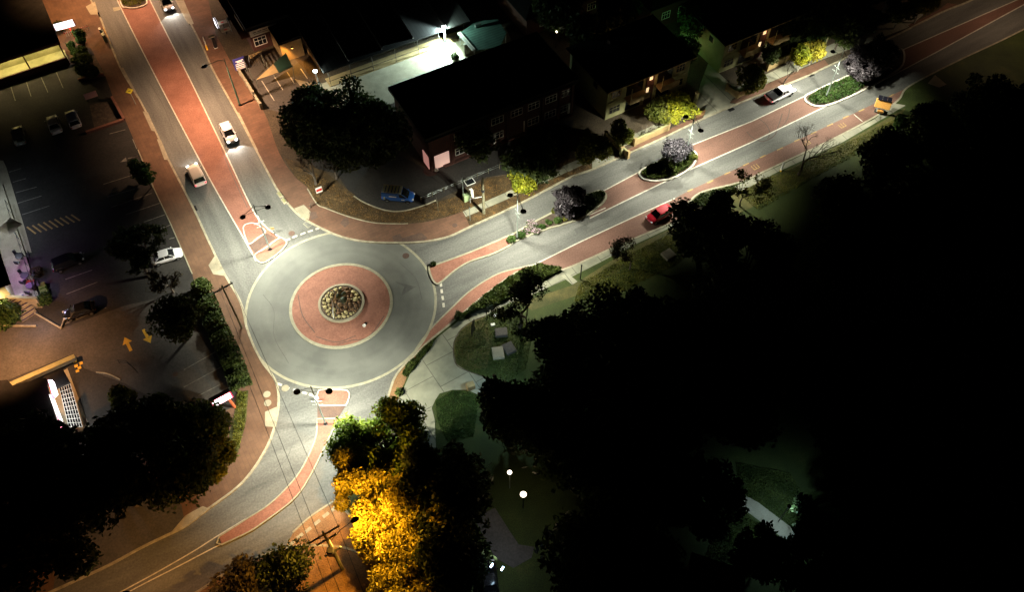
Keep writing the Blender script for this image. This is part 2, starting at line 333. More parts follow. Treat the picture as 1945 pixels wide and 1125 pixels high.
# --- red stamped medians
Lm = [(85, -300), (222.7, 0), (377, 300), (470, 465), (486, 496)]
Rm = [(140, -300), (285, 0), (360, 149), (433, 300), (462, 362), (490, 415), (524.5, 446.5), (541, 455)]
sheet('red_median', Lm + [(509, 496), (545, 466)] + Rm[::-1], .016, M['paver'], label='red median of the left street')
ribbon('lane_line', crom(G2(Lm, .02)), .15, .024, M['line'], px=False, label='white line on the left of the left street median')
ribbon('lane_line', crom(G2(Rm, .02)), .15, .024, M['line'], px=False, label='white line on the right of the left street median')
def island(name, pts, m, label, kw=.12, km='kerbw', h=.14, n=5, sm=True):
    c = crom(G2(pts, h), n, True) if sm else G2(pts, h)
    o = S(MB().prism(c, h-.03, h-.03).build(name, m), label)
    ribbon('island_edge', c, kw, h, M[km], h=h, closed=True, px=False, label='edge of ' + label)
    return c
island('splitter_island', [(462, 434), (465, 427), (473, 424), (483, 424), (493, 429), (504, 440), (489, 452), (473, 463), (466, 450)], M['paver'], 'small upper red island under the left lamp')
island('splitter_island', [(484, 484), (505, 470), (527, 454), (536, 452), (544, 460), (541, 468), (527, 482), (509, 495), (498, 499), (489, 495)], M['paver'], 'lower red island the left lamp stands on')
sheet('crossing_patch', [(473, 466), (507, 443), (524, 452), (484, 481)], .030, M['patchb'], label='plain brown crossing gap between the two left islands')
# south splitter
island('splitter_island', [(604, 745), (612, 741), (652, 741), (661, 744), (663.6, 752), (658, 768), (650, 770), (606, 770), (602, 762)], M['paver'], 'short red island near the bottom of the roundabout')
sheet('crossing_patch', [(603, 772), (657, 771), (643, 793), (603, 795)], .030, M['patchb'], label='plain brown crossing gap by the bottom lamp')
Ls = [(602, 796), (600, 830), (580, 878), (557, 913), (513, 957), (464, 989), (416, 1020)]
Rs = [(421, 1035), (470, 1012), (501, 992), (557, 949), (588, 906), (624, 834), (642, 795)]
cc = crom(G2(Ls, .14), 5); dd = crom(G2(Rs, .14), 5)
S(MB().prism(cc+dd, .11, .11).build('splitter_island', M['paver']), 'long red island tapering down the bottom street')
ribbon('island_edge', cc+[Vector(((cc[-1].x+dd[0].x)/2-.35, (cc[-1].y+dd[0].y)/2-.25))]+dd, .14, .14, M['cline'], h=.14, closed=True, px=False, label='edge of the long red island')
ribbon('lane_line', crom(G2([(466, 987), (413, 1019), (366, 1049), (300, 1087), (234, 1123), (120, 1185)], .02)), .12, .024, M['line'], px=False, label='upper white line down the bottom street')
ribbon('lane_line', crom(G2([(470, 1013), (415, 1037), (340, 1076), (245, 1125), (130, 1190)], .02)), .12, .024, M['line'], px=False, label='lower white line down the bottom street')
# east splitter
cE = [(835, 537), (826, 536.5), (819.6, 526.7), (815, 509.6), (819, 504), (829, 502), (889.6, 480), (940, 459), (968, 448), (973, 461.5), (938, 481), (894, 496), (866, 512)]
island('splitter_island', cE, M['paver'], 'red island tapering from the roundabout into the avenue', km='cline', kw=.22)
# avenue median
tm = [(1120, 376), (1153, 359), (1241, 312), (1308, 278), (1428.6, 230), (1529, 182), (1620, 140), (1713, 95), (1923, 3), (2100, -75)]
bm_ = [(2130, -100), (1945, 8), (1780, 98), (1668, 157.5), (1572, 200), (1425.6, 271), (1317, 319), (1195, 378), (1120.6, 414.7)]
sheet('red_median', tm + bm_, .016, M['paver_e'], label='red median of the avenue')
ribbon('lane_line', G2(tm[:], .02), .15, .024, M['line'], px=False, label='white line above the avenue median')
ribbon('lane_line', G2(bm_, .02), .17, .024, M['line'], px=False, label='white line below the avenue median')
ribbon('lane_line', crom(G2([(968, 463), (1040, 435), (1110, 412), (1150, 395)], .02)), .15, .024, M['line'], px=False, label='white line beside the flower bed')
# strips beside the park
sheet('parking_strip', [(1015, 503), (1098, 461), (1200, 414), (1282, 376.6), (1311, 361), (1449, 297), (1576, 237), (1693, 181), (1722, 167), (1706, 192), (1661, 224), (1572, 271), (1427, 339), (1393, 351), (1333, 367), (1295, 410), (1288, 420), (1180, 466), (1071, 514), (1047, 507)], .016, M['paver_e'], label='red brick parking strip along the park side')
ribbon('lane_line', G2([(1015, 503), (1098, 461.5), (1200, 414), (1282, 376.6)], .02), .14, .024, M['line'], px=False, label='cream line beside the red car parking strip')
sheet('red_sliver', [(1014, 503), (990, 508), (944, 521), (894, 551.6), (857, 586), (823, 620), (798, 651), (784, 674), (813, 650), (857, 614), (919, 562), (965, 529), (990, 515)], .016, M['paver'], label='red curving strip between the lane and the planted kerb')
ribbon('sliver_line', crom(G2([(1014, 503), (990, 508), (944, 521), (894, 551.6), (857, 586), (823, 620), (798, 651), (784, 674)], .02)), .18, .024, M['cline'], px=False, label='cream line inside the red curving strip')
for i, (a, b_) in enumerate([((1306, 363.5), (1316, 359)), ((1343.5, 347.5), (1354.5, 342.5)), ((1376, 331.5), (1387, 326.5)), ((1411.5, 314.5), (1422.5, 309.5)), ((1443.5, 299.5), (1454.5, 294.5)), ((1476, 285), (1487, 280)), ((1509, 268.5), (1520, 263.5)), ((1540, 254.5), (1551, 249.5)), ((1571, 239.5), (1582, 234.5)), ((1601, 224.5), (1612, 219.5)), ((1631, 211.5), (1642, 206.5)), ((1689, 183.5), (1698, 178.5))]):
    seg('yellow_dash', a, b_, .18, .024, M['ydim'], 'yellow dash of the parking strip line')
for (x, y) in ((1434.6, 317), (1532, 271), (1599.5, 238)):                      # painted loading marks
    c0 = W(x, y).xy; tdir = Vector((math.cos(AE), math.sin(AE))); nd = Vector((-tdir.y, tdir.x)); q = MB()
    for k in (-.42, .0, .42):
        a = c0 + tdir*k; ribbon('', [a-nd*.38, a+nd*.38], .10, .024, None, px=False, build=False, mb=q)
    for k in (-.36,): ribbon('', [c0+nd*k-tdir*.45, c0+nd*k+tdir*.45], .09, .0285, None, px=False, build=False, mb=q)
    S(q.build('parking_mark', M['ydim']), 'yellow painted mark in the parking strip')
seg('cross_line', (1622, 217), (1638, 230.5), .12, .024, M['line'], 'short white line across the parking strip')
# give way dashes
for (x, y) in ((546, 456), (560, 450), (575.5, 444), (589.5, 439.3), (604, 434)):
    a = G2([(x, y)])[0]; d_ = (G2([(604, 434)])[0]-G2([(546, 456)])[0]).normalized()
    ribbon('give_way_dash', [a-d_*.33, a+d_*.33], .3, .026, M['line'], px=False, label='white give way dash at the left street')
for (x, y) in ((531, 730.6), (545, 737.5), (562, 742), (578.5, 747), (592, 751)):
    a = G2([(x, y)])[0]; d_ = (G2([(592, 751)])[0]-G2([(531, 731)])[0]).normalized()
    ribbon('give_way_dash', [a-d_*.3, a+d_*.3], .28, .026, M['line'], px=False, label='white give way dash at the bottom street')
for (x, y) in ((837.5, 541), (839, 553.5), (841, 566.5), (842.5, 580)):
    a = G2([(x, y)])[0]; d_ = (G2([(842.5, 580)])[0]-G2([(837.5, 541)])[0]).normalized()
    ribbon('give_way_dash', [a-d_*.3, a+d_*.3], .28, .026, M['line'], px=False, label='white give way dash at the avenue')
for (x, y) in ((635, 967), (619, 979), (602.5, 993), (585.5, 1007.5), (570, 1019), (553, 1034)):
    a = G2([(x, y)])[0]; d_ = (G2([(635, 967)])[0]-G2([(570, 1019)])[0]).normalized()
    ribbon('side_road_dash', [a-d_*.35, a+d_*.35], .35, .026, M['cline'], px=False, label='thick cream dash across the side road mouth')
ribbon('sliver_line', crom(G2([(650, 945), (636, 951), (588, 983), (556, 1012)], .02)), .16, .024, M['cline'], px=False, label='cream edge line at the side road mouth')
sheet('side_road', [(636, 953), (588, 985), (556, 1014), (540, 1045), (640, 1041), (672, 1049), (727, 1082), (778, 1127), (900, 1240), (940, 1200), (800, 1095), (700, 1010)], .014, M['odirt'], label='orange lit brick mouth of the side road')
# --- concrete aprons and paving on the left
for pts in ([(163, 12), (180, 2), (188, 27), (172, 27)], [(229, 128), (234, 128), (266, 188), (259, 184)], [(271, 211), (281, 213), (297, 250), (288, 248)], [(298, 264), (306, 266), (322, 304), (312, 303)],
            [(335, 0), (349, 0), (368, 44), (362, 48)], [(449, 215), (454, 213), (490, 285), (487, 290)], [(558.7, 396), (577, 389), (590, 402), (586.7, 417), (574, 413)], [(396, 504), (408, 486), (429, 524.6), (405, 521)],
            [(503.4, 783), (526, 773), (524, 812), (503.4, 810.5)], [(325, 1012), (352, 980), (385, 962), (397, 967), (355, 998)]):
    sheet('ramp_apron', pts, z2, M['apron'], label='cream concrete ramp at the kerb')
# car parks west of the left street
sheet('car_park', [(-300, 330), (-100, 215), (0, 170), (150, 118), (160, 150), (200, 143), (216, 188), (240, 232), (262, 284), (292, 357), (324, 425), (365, 520), (375, 560), (410, 640), (440, 690), (452, 735), (440, 775), (380, 800), (200, 900), (-300, 1000)], z1, M['lot'], label='dark asphalt car park on the left')
sheet('forecourt', [(-200, 660), (0, 612), (67, 596), (117, 624), (240, 580), (330, 560), (420, 700), (440, 745), (350, 790), (240, 730), (160, 700), (140, 672), (0, 728), (-200, 800)], z1+.005, M['lot2'], label='worn asphalt forecourt between the left buildings')
for a, b_ in (((17, 327), (40, 320)), ((24.5, 346), (49, 339)), ((30, 366), (70, 355)), ((34, 386), (79, 372)), ((41.6, 408), (94, 391)), ((196, 350), (256, 331)), ((203, 374), (256, 359)), ((211, 394), (288, 367)), ((238, 408), (304, 385.6)), ((273, 422), (313.6, 407.6)), ((277, 446), (324, 427)), ((322, 454), (332, 451)),
            ((349, 703), (409, 669)), ((349, 736), (421, 697)), ((377, 752), (432, 724)), ((20, 162), (29, 191)), ((49, 152), (59, 183)), ((78, 146), (91, 175)), ((107, 137), (120, 167)),
            ((124, 505), (160, 480)), ((124, 531), (175, 513)), ((126, 559), (185, 536)), ((122, 616), (202, 584)), ((208, 254), (238, 246)), ((252, 264), (260, 283)), ((250, 299), (262, 296))):
    seg('bay_line', a, b_, .11, z3, M['fline'], 'faded bay line in the left car park')
q = MB(); ribbon('', [(228+15, 304-3), (262, 296)], .12, z3, None, build=False, mb=q); q.prism(G2([(228, 308), (239, 299), (241, 306)], z3), z3, z3)
S(q.build('painted_arrow', M['fline']), 'faded painted arrow beside the footpath')
for k in range(9):
    x = 51 + k*10.5; y = 431 - k*2.9
    seg('hatch_stripe', (x, y), (x+17, y+13-k*.2), .2, z3, M['ydim'], 'yellow hatch stripe in the car park')
for (a, tip) in (((249, 667), (236.5, 641)), ((272, 626), (286, 652))):            # yellow arrows
    p0 = W(*a, z3).xy; p1 = W(*tip, z3).xy; d_ = (p1-p0).normalized(); nn = Vector((-d_.y, d_.x)); mid = p1 - d_*.95; q = MB()
    q.prism([p0-nn*.17, mid-nn*.17, mid+nn*.17, p0+nn*.17], z3, z3).prism([mid-nn*.55, p1, mid+nn*.55], z3, z3)
    S(q.build('painted_arrow', M['yline']), 'yellow arrow pointing up' if a[0] < 260 else 'yellow arrow pointing down')
for (x, y) in ((141, 687), (144, 695), (147.5, 705), (155, 692), (143, 689)):
    pass
for (x, y) in ((142, 687), (144.5, 695.5), (147, 705), (154, 690.5), (151, 699)):
    c0 = W(x, y, z3).xy; q = MB(); q.box((c0.x, c0.y, z3-.001), (.36, .36, .02), rz=AS); S(q.build('tactile_tile', M['yline']), 'yellow tactile tile by the handrail')
ribbon('curved_edge', crom(G2([(183, 708), (205, 711), (229, 722)], z3)), .12, z3+.1, M['kerb'], h=.12, px=False, label='curved edging below the tactile tiles')
sheet('worn_patch', [(206, 690), (280, 645), (288, 655), (214, 700)], z3-.002, M['lot2'])
# west side kerbs of the car park
ribbon('kerb', G2([(262, 284), (292, 357), (324, 425), (365, 520)], .2), .13, .2, M['cline'], h=.1, px=False, label='cream edging between car park and footpath')
sheet('plaza_path', [(-60, 300), (6, 305), (12, 318), (49, 440), (60, 480), (50, 480), (0, 400)], z1+.008, M['apron'], label='pale walkway beside the left building')
# north corner: footpath, verge, car park
in_ = [(410, 64), (445, 128), (498, 205), (530, 290), (560, 335), (583.6, 356), (602, 387), (618, 395), (664.5, 412), (711, 423), (758, 425), (800, 423), (850, 412), (879, 402), (892, 430)]
pth = crom(G2(in_, z1), 4)
pol = [p for p in pth] + G2([(890.6, 431.5), (851, 449.6), (804.5, 459), (751.6, 461), (695.6, 459), (649, 449.6), (612, 434), (577, 415), (556, 397), (534, 370), (521, 350), (491, 293), (451, 216), (405, 133), (387, 93), (364, 48), (335, 0), (190, -300), (330, -300)], z1)
S(MB().prism(pol, z1, z1).build('footpath', M['brickn']), 'red brown brick footpath round the corner')
ribbon('verge_edge', crom(G2([(583.6, 358), (602, 387), (618, 395), (664.5, 412), (711, 423), (758, 425), (775, 424.5)], .17)), .13, .17, M['kerb'], h=.06, px=False, label='thin pale edging above the corner footpath')
sheet('leaf_verge', [(540, 300), (560, 335), (583.6, 356), (602, 387), (618, 395), (664.5, 412), (711, 423), (758, 425), (800, 423), (850, 412), (879, 402), (965, 364), (1060, 322), (1125, 295), (1180, 270), (1090, 300), (985, 330), (925, 338), (870, 372), (801, 392), (764, 401), (730, 399), (692, 384), (660, 360), (610, 320)], z1+.004, M['mulch'], label='leaf littered verge round the parked van')
sheet('car_park', [(640, 330), (660, 360), (692, 384), (730, 398.5), (764, 400), (801, 390), (835, 378), (925, 336), (985, 328), (1080, 285), (1090, 226), (818, 325), (740, 285), (640, 235), (585, 215), (560, 260), (600, 320)], z1+.009, M['lot'], label='dark asphalt car park where the blue van stands')
ribbon('kerb', crom(G2([(672, 372), (692, 384), (730, 398.5), (764, 400.5), (801, 391), (828, 380)], .22)), .13, .22, M['kerb'], h=.1, px=False, label='curved kerb beside the blue van')
sheet('parking_court', [(455, 140), (500, 205), (540, 215), (600, 190), (600, 155), (545, 95), (500, 110)], z1+.013, M['lot2'], label='orange lit parking court')
for a, b_ in (((497, 153), (521, 191)), ((521, 145), (537, 170)), ((545, 136), (559, 158)), ((571, 130), (584, 149))):
    seg('bay_line', a, b_, .11, z3+.01, M['line'], 'white bay line in the small parking court')
sheet('leaf_verge', [(893, 431), (880, 403), (940, 378), (965, 366), (1022, 341), (1123, 297), (1124, 321), (1081, 337.7), (1008, 376), (949, 405)], z1+.002, M['mulch'], label='dirt verge between path and avenue kerb')
sheet('concrete_path', [(879, 402), (964, 364), (1022, 336), (1125, 291), (1160, 275), (1312, 205), (1450, 143), (1560, 92), (1660, 48), (1760, 0), (1800, -10), (1724, 52), (1640, 84), (1560, 113), (1395, 186), (1335, 205), (1310, 218), (1170, 285), (1125, 305), (1022, 352), (964, 378), (885, 412)], z2+.004, M['conc'], label='concrete footpath north of the avenue')
sheet('driveway', [(1125, 300), (1150, 280), (1165, 285), (1168, 303), (1140, 316), (1125, 321)], z2+.010, M['conc'], label='concrete driveway left of the olive tree')
sheet('driveway', [(1320, 202), (1330, 160), (1345, 120), (1400, 170), (1386, 196), (1400, 197), (1337, 226), (1318, 216)], z2+.010, M['conc'], label='concrete driveway between the two houses')
bv = [(1166, 300), (1175, 292), (1311, 226), (1334, 217), (1337, 226), (1311, 236.5), (1258, 262), (1172, 302)]
sheet('brick_verge', bv, z2+.014, M['brickn'], label='brick verge strip below the first house')
sheet('brick_verge', [(1386, 193), (1450, 162), (1530, 128), (1566, 113), (1575, 124), (1530, 145), (1403, 198)], z2+.014, M['brickn'], label='brick verge strip below the second house')
sheet('brick_verge', [(1724, 48), (1780, 20), (1800, 5), (1820, 8), (1790, 22), (1734, 52)], z2+.014, M['brickn'], label='brick verge strip at the top right')
sheet('worn_patch', [(745, 449), (760, 444), (764, 452), (800, 442), (812, 452), (800, 460), (748, 459)], z2, M['patchb'])
sheet('worn_patch', [(652, 416), (660, 412), (664, 425), (655, 432), (646, 424)], z2, M['patchb'])
sheet('worn_patch', [(587, 403), (600, 402), (604, 413), (592, 418)], z2, M['patchb'])
# --- park side
sheet('concrete_path', [(1288, 420), (1180, 466), (1071, 514), (1000, 552), (945, 581), (919, 583), (876, 606), (826, 645), (782, 704), (754, 766), (700, 880), (830, 900), (826, 800), (820, 775), (827, 760), (835, 748), (860, 741), (888, 741), (912, 752), (980, 790), (1000, 760), (962, 727), (931.6, 719.6), (885, 704), (866, 691.6), (861, 667), (863, 648), (875.6, 626), (897, 610.7), (922, 600), (965, 577), (1010, 560), (1090, 524), (1205, 465), (1320, 410)], z2, M['plaza'], label='concrete path widening into the park entrance')
sheet('concrete_path', [(1400, 352), (1512, 300), (1661, 226), (1700, 196), (1720, 200), (1600, 270), (1480, 325), (1410, 362), (1360, 385), (1335, 380)], z2, M['conc'], label='worn concrete path beside the yellow dashes')
sheet('concrete_path', [(1066, 524), (1078, 519), (1097, 535), (1087, 541)], z2+.004, M['conc'], label='short concrete spur to the thin post')
sheet('dry_verge', [(1087, 542), (1205, 468), (1320, 412), (1400, 360), (1500, 320), (1620, 262), (1720, 205), (1700, 240), (1500, 360), (1330, 440), (1200, 500), (1100, 560), (1010, 590), (990, 575)], z1, M['grassy'], label='dry grass verge beside the park path')
sheet('dry_lawn', [(861, 667), (863, 648), (875.6, 626), (897, 610.7), (922, 601), (935, 640), (925, 700), (885, 704), (866, 692)], z1, M['grassy'], label='dry lawn edge at the park entrance')
sheet('dry_verge', [(1721, 165), (1781, 150), (1760, 180), (1721, 195)], z2+.004, M['grass'], label='grass patch by the trailer')
sheet('concrete_path', [(1762, 158), (1776, 142), (1798, 160), (1784, 166)], z2+.008, M['apron'], label='small concrete pad at the right')
bedc = [(1068, 513), (1047, 506.5), (1020, 507), (990, 516), (965, 530), (919, 564), (864, 612), (900, 594), (945, 578), (1000, 549)]
sheet('planting_bed', bedc, z2+.006, M['soil'], label='dark planting bed inside the curved kerb')
sheet('planting_bed', [(813, 652), (826, 645), (800, 675), (772, 718), (754, 766), (738, 758), (742, 742), (751, 718), (768, 697), (790, 676)], z2+.006, M['odirt'], label='bare bed at the park entrance corner')
sheet('planting_bed', [(1308, 387), (1333, 367), (1393, 352), (1405, 362), (1340, 395), (1310, 405)], z2+.006, M['soil'], label='planting bed past the red car')
ribbon('lawn_edge', crom(G2([(962, 728), (931.6, 720), (885, 704), (866, 691.6), (861, 667), (863, 648), (875.6, 626), (897, 610.7), (922, 600)], .15)), .08, .16, M['soil'], h=.04, px=False, label='dark lawn edge')
# planters in the medians
def bed(pts, label, km, kw):
    c = crom(G2(pts, .16), 5, True); S(MB().prism(c, .13, .13).build('median_bed', M['soil']), label)
    ribbon('island_edge', c, kw, .16, M[km], h=.16, closed=True, px=False, label='kerb of ' + label); return c
PB1 = bed([(967, 450), (1010, 424), (1052, 402), (1104, 376), (1132, 363), (1143, 363), (1151, 369), (1149, 379), (1138, 391), (1110, 411), (1075, 424), (1040, 434), (1000, 448), (972, 460)], 'the flower bed by the roundabout', 'cline', .24)
PB2 = bed([(1214.5, 330), (1216, 325), (1226, 318), (1245, 309), (1270, 297), (1295, 284), (1308, 281), (1320, 288), (1323, 300), (1312, 318), (1282, 336), (1250, 343), (1228, 341), (1219, 337)], 'the bed with the pale purple tree', 'kerbw', .26)
PB3 = bed([(1529, 186), (1532, 180), (1550, 171), (1582, 156), (1615, 141), (1700, 99), (1716, 95), (1715, 122), (1690, 142), (1665, 157), (1618, 181), (1572, 199), (1548, 200), (1533, 193)], 'the bed with the dark purple trees', 'kerbw', .26)
PB0 = bed([(231, 9), (222, -20), (205, -60), (240, -65), (268, -20), (279, 3), (268, 11), (253, 14), (240, 13)], 'the bed at the top of the left street', 'kerbw', .2)
# manholes and grates
for (x, y, r, lb) in ((771, 486, .42, 'round manhole cover in the lane right of the rock ring'), (554, 443.5, .4, 'round manhole cover beside the give way dashes'), (333, 711, .3, 'dark drain cover in the car park'), (542, 738, .42, 'pale manhole cover among the bottom dashes'), (507, 749.5, .4, 'upper of two round covers in the left footpath'), (508.5, 766, .4, 'lower of two round covers in the left footpath'), (864, 428, .32, 'small round cover in the corner footpath')):
    z = .02 if lb.find('path') < 0 and lb.find('park') < 0 else z3
    o = MB().lathe([(r, 0), (r, .02), (r*.92, .028), (.01, .028)], (0, 0, 0), 20).build('manhole_cover', M['patchb'] if lb.find('pale') < 0 and lb.find('two') < 0 else M['apron'])
    o.location = W(x, y, z); tag(o, lb, 'manhole cover')
for (x, y, lb) in ((370, 396, 'small drain grate at the kerb of the left street'), (1389, 208, 'drain grate in the avenue between the driveways'), (1541, 142, 'drain grate at the kerb below the second house')):
    q = MB(); q.box((0, 0, .01), (.9, .5, .03))
    for k in range(6): q.box((-.35+k*.14, 0, .03), (.05, .44, .02))
    o = q.build('drain_grate', M['black']); o.location = W(x, y, .02); o.rotation_euler.z = AE if x > 500 else AL; tag(o, lb, 'drain grate')
q = MB(); sq = [(576, 425), (583, 421), (593, 427), (585, 433)]
ribbon('', crom(G2(sq, .02), 1, True), .1, .026, None, closed=True, px=False, build=False, mb=q); S(q.build('service_pit_outline', M['cline']), 'square service pit outline in the left street mouth')

# tyre marks, sealed cracks, patches
def mark(pts, w_, z, m_, lb): return ribbon('tyre_mark' if m_ == 'skid' else 'sealed_crack', crom(G2(pts, z), 8), w_, z, M[m_], px=False, label=lb)
mark([(1418, 250), (1432, 263), (1450, 268), (1470, 258), (1478, 240), (1486, 215)], .12, .019, 'skid', 'curved dark tyre mark on the avenue median')
mark([(1440, 224), (1455, 236), (1462, 252), (1458, 264)], .10, .0195, 'skid', 'short dark tyre mark on the avenue median')
mark([(1500, 205), (1496, 225), (1484, 243)], .10, .019, 'skid', 'thin dark tyre mark on the avenue median')
for i, p_ in enumerate([[(640, 655), (668, 647), (700, 640), (730, 600)], [(566, 560), (575, 600), (598, 632)], [(600, 640), (640, 650), (676, 638)]]): mark(p_, .10, .0925, 'skid', 'dark scuff on the red apron')
for p_ in ([(500, 560), (520, 590), (521, 640), (548, 690)], [(760, 500), (790, 530), (802, 570)], [(1060, 470), (1120, 440), (1190, 404)], [(1180, 320), (1230, 298), (1290, 268)], [(470, 395), (440, 330), (420, 280)], [(330, 250), (310, 200), (280, 150)], [(560, 830), (545, 870), (515, 905)], [(1090, 361), (1125, 350), (1160, 322)]):
    mark(p_, .07, .0285, 'skidg', 'thin sealed crack in the asphalt')
for pts, lb in (([(1090, 436), (1112, 426), (1118, 434), (1096, 445)], 'dark asphalt patch on the avenue'), ([(750, 535), (790, 545), (762, 562), (768, 545)], 'triangular darker patch in the circulating lane'), ([(214, 14), (227, 12), (229, 18), (216, 21)], 'pale rectangular patch at the top of the left street')):
    sheet('asphalt_patch', pts, .0283, M['skidg'] if lb[0] != 'p' else M['cline'], label=lb)
sheet('driveway', [(326, 1014), (352, 1000), (345, 960), (310, 925), (200, 930), (120, 1010), (100, 1125), (207, 1074), (270, 1041)], z1+.003, M['lot2'], label='dark reddish asphalt driveway mouth at the bottom left')
sheet('dirt_strip', [(452, 745), (472, 742), (468, 800), (452, 860), (430, 880), (436, 820), (446, 780)], z1+.009, M['grassy'], label='dry grass strip below the hedge')
# ------------------------------------------------------------------ foliage
def leafmesh(name, P, size, seed, m, parent=None, up=0.25, elong=1.0):
    rg = np.random.default_rng(seed); n = len(P)
    a = rg.normal(size=(n, 3)); a /= np.linalg.norm(a, axis=1)[:, None]
    b = rg.normal(size=(n, 3)); b[:, 2] += up; b -= (b*a).sum(1)[:, None]*a; b /= np.linalg.norm(b, axis=1)[:, None]
    s = size*rg.uniform(.55, 1.35, n)[:, None]
    A = a*s*elong; B = b*s*.55
    V = np.stack([P-A, P-B*.9+A*.1, P+A, P+B], 1).reshape(-1, 3).astype(np.float32)
    me = bpy.data.meshes.new(name); me.vertices.add(4*n); me.vertices.foreach_set('co', V.ravel())
    me.loops.add(4*n); me.loops.foreach_set('vertex_index', np.arange(4*n, dtype=np.int32))
    me.polygons.add(n); me.polygons.foreach_set('loop_start', np.arange(0, 4*n, 4, dtype=np.int32)); me.polygons.foreach_set('loop_total', np.full(n, 4, dtype=np.int32))
    me.update(calc_edges=True); me.materials.append(m)
    o = bpy.data.objects.new(name, me); C.objects.link(o)
    if parent is not None: o.parent = parent
    return o
def crownpts(rg, n, rad, hz, lumps, spread=.62, lr=.42, hollow=.55):
    c = rg.normal(size=(lumps, 3)); c /= np.linalg.norm(c, axis=1)[:, None]; c *= rg.uniform(.25, 1, lumps)[:, None]**.5*spread
    r = lr*rg.uniform(.6, 1.25, lumps)
    k = rg.choice(lumps, n, p=r**2/(r**2).sum())
    d = rg.normal(size=(n, 3)); d /= np.linalg.norm(d, axis=1)[:, None]
    rr = rg.uniform(hollow, 1.0, n)**.7 + (rg.random(n) < .12)*rg.uniform(0, .3, n)
    P = c[k] + d*(r[k]*rr)[:, None]
    P[:, 0] *= rad; P[:, 1] *= rad; P[:, 2] *= hz
    return P, c*np.array([rad, rad, hz])
LM = {'litter': leafmat('fallen_leaves', (.09, .05, .015), (.22, .12, .035), scale=1.2, trans=.1), 'black': leafmat('leaves_dark_shaded', (.008, .016, .005), (.026, .042, .012)), 'lime': leafmat('leaves_fresh_green', (.07, .13, .010), (.20, .27, .03)), 'dark': leafmat('leaves_dark', (.018, .032, .008), (.055, .075, .020)), 'mid': leafmat('leaves_mid', (.035, .060, .010), (.095, .125, .026)),  # blackish leaves: copy of the dark ones, lack of light put into the colour
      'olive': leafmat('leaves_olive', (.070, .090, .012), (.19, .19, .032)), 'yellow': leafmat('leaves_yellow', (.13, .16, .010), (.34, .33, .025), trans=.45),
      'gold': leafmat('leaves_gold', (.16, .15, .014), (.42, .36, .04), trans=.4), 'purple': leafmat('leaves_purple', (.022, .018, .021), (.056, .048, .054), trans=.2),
      'lilac': leafmat('leaves_lilac', (.028, .025, .030), (.060, .054, .064), trans=.2), 'bush': leafmat('leaves_bush', (.03, .07, .012), (.08, .14, .03)),
      'brown': leafmat('leaves_brown', (.045, .036, .018), (.11, .085, .04)), 'pink': leafmat('petals_pink', (.50, .30, .38), (.72, .56, .64), scale=2, island=.2),
      'lemon': leafmat('petals_yellow', (.55, .48, .08), (.75, .68, .15), scale=2, island=.2)}
tree_seed = [100]
def tree(px, py, zc, rad, hz, label, leaf, n, size=.3, bark='bark', name='tree', cat='tree', group=None, lumps=16, tr=.22, lr=.42, spread=.62, limbs=7, hollow=.5, elong=1.0, lean=(0, 0)):
    tree_seed[0] += 1; rg = np.random.default_rng(tree_seed[0])
    c = W(px, py, zc); base = Vector((c.x+lean[0], c.y+lean[1], .10)); t = T(name, label, cat, base, 0, group)
    P, cl = crownpts(rg, n, rad, hz, lumps, spread, lr, hollow)
    off = np.array([-lean[0], -lean[1], zc-.10]); P = P + off; P[:, 2] = np.maximum(P[:, 2], .06)
    leafmesh('crown', P, size, tree_seed[0], LM[leaf], t, elong=elong)
    q = MB(); fork = Vector((-lean[0]*.5, -lean[1]*.5, max(.5, (zc-hz)*.55+.6)))
    q.tube([(0, 0, -.05), (fork.x*.4, fork.y*.4, fork.z*.5), fork], [tr*1.25, tr, tr*.85], 8)
    for i in range(min(limbs, lumps)):
        e = Vector(cl[i]+off); mid = fork.lerp(e, .5) + Vector((rg.uniform(-.3, .3), rg.uniform(-.3, .3), .25))
        q.tube([fork, mid, e], [tr*.6, tr*.36, tr*.12], 5)
        for j in range(2):
            e2 = e + Vector(rg.uniform(-1, 1, 3))*rad*.28; q.tube([mid, (mid+e2)/2, e2], [tr*.25, tr*.15, tr*.05], 4)
    q.build('trunk', M[bark], t, smooth=True)
    return t
def baretree(px, py, h, spread, label, group=None, bark='bark', leaf=None, n=0, size=.14, name='tree', base_r=.16, depth=5, seed=None, lean=(0, 0), forkh=.28):
    tree_seed[0] += 1; rr = random.Random(seed or tree_seed[0])
    b = W(px, py, .1); t = T(name, label, 'tree', b, 0, group); q = MB(); tips = []
    def grow(p, d, ln, r, k):
        e = p + d*ln; m_ = p + d*ln*.5 + Vector((rr.uniform(-.07, .07), rr.uniform(-.07, .07), 0))*ln
        q.tube([p, m_, e], [r, r*.82, r*.62], 6 if k > 3 else 4, cap=False)
        if k <= 2: tips.append(e); tips.append(m_)
        if k == 0: return
        for i in range(3 if k > 2 else 3):
            a = rr.uniform(0, 6.283); sp = spread*rr.uniform(.55, 1.2)
            nd = (d + Vector((math.cos(a), math.sin(a), rr.uniform(-.15, .35)))*sp).normalized()
            grow(e, nd, ln*rr.uniform(.58, .82), r*.58, k-1)
    grow(Vector((0, 0, -.05)), Vector((lean[0], lean[1], 1)).normalized(), h*forkh, base_r, depth)
    q.build('trunk', M[bark], t)
    if leaf and n:
        rg = np.random.default_rng(tree_seed[0]); T_ = np.array([tuple(v) for v in tips]); P = T_[rg.integers(0, len(T_), n)] + rg.normal(size=(n, 3))*.18
        leafmesh('crown', P, size, tree_seed[0], LM[leaf], t)
    return t
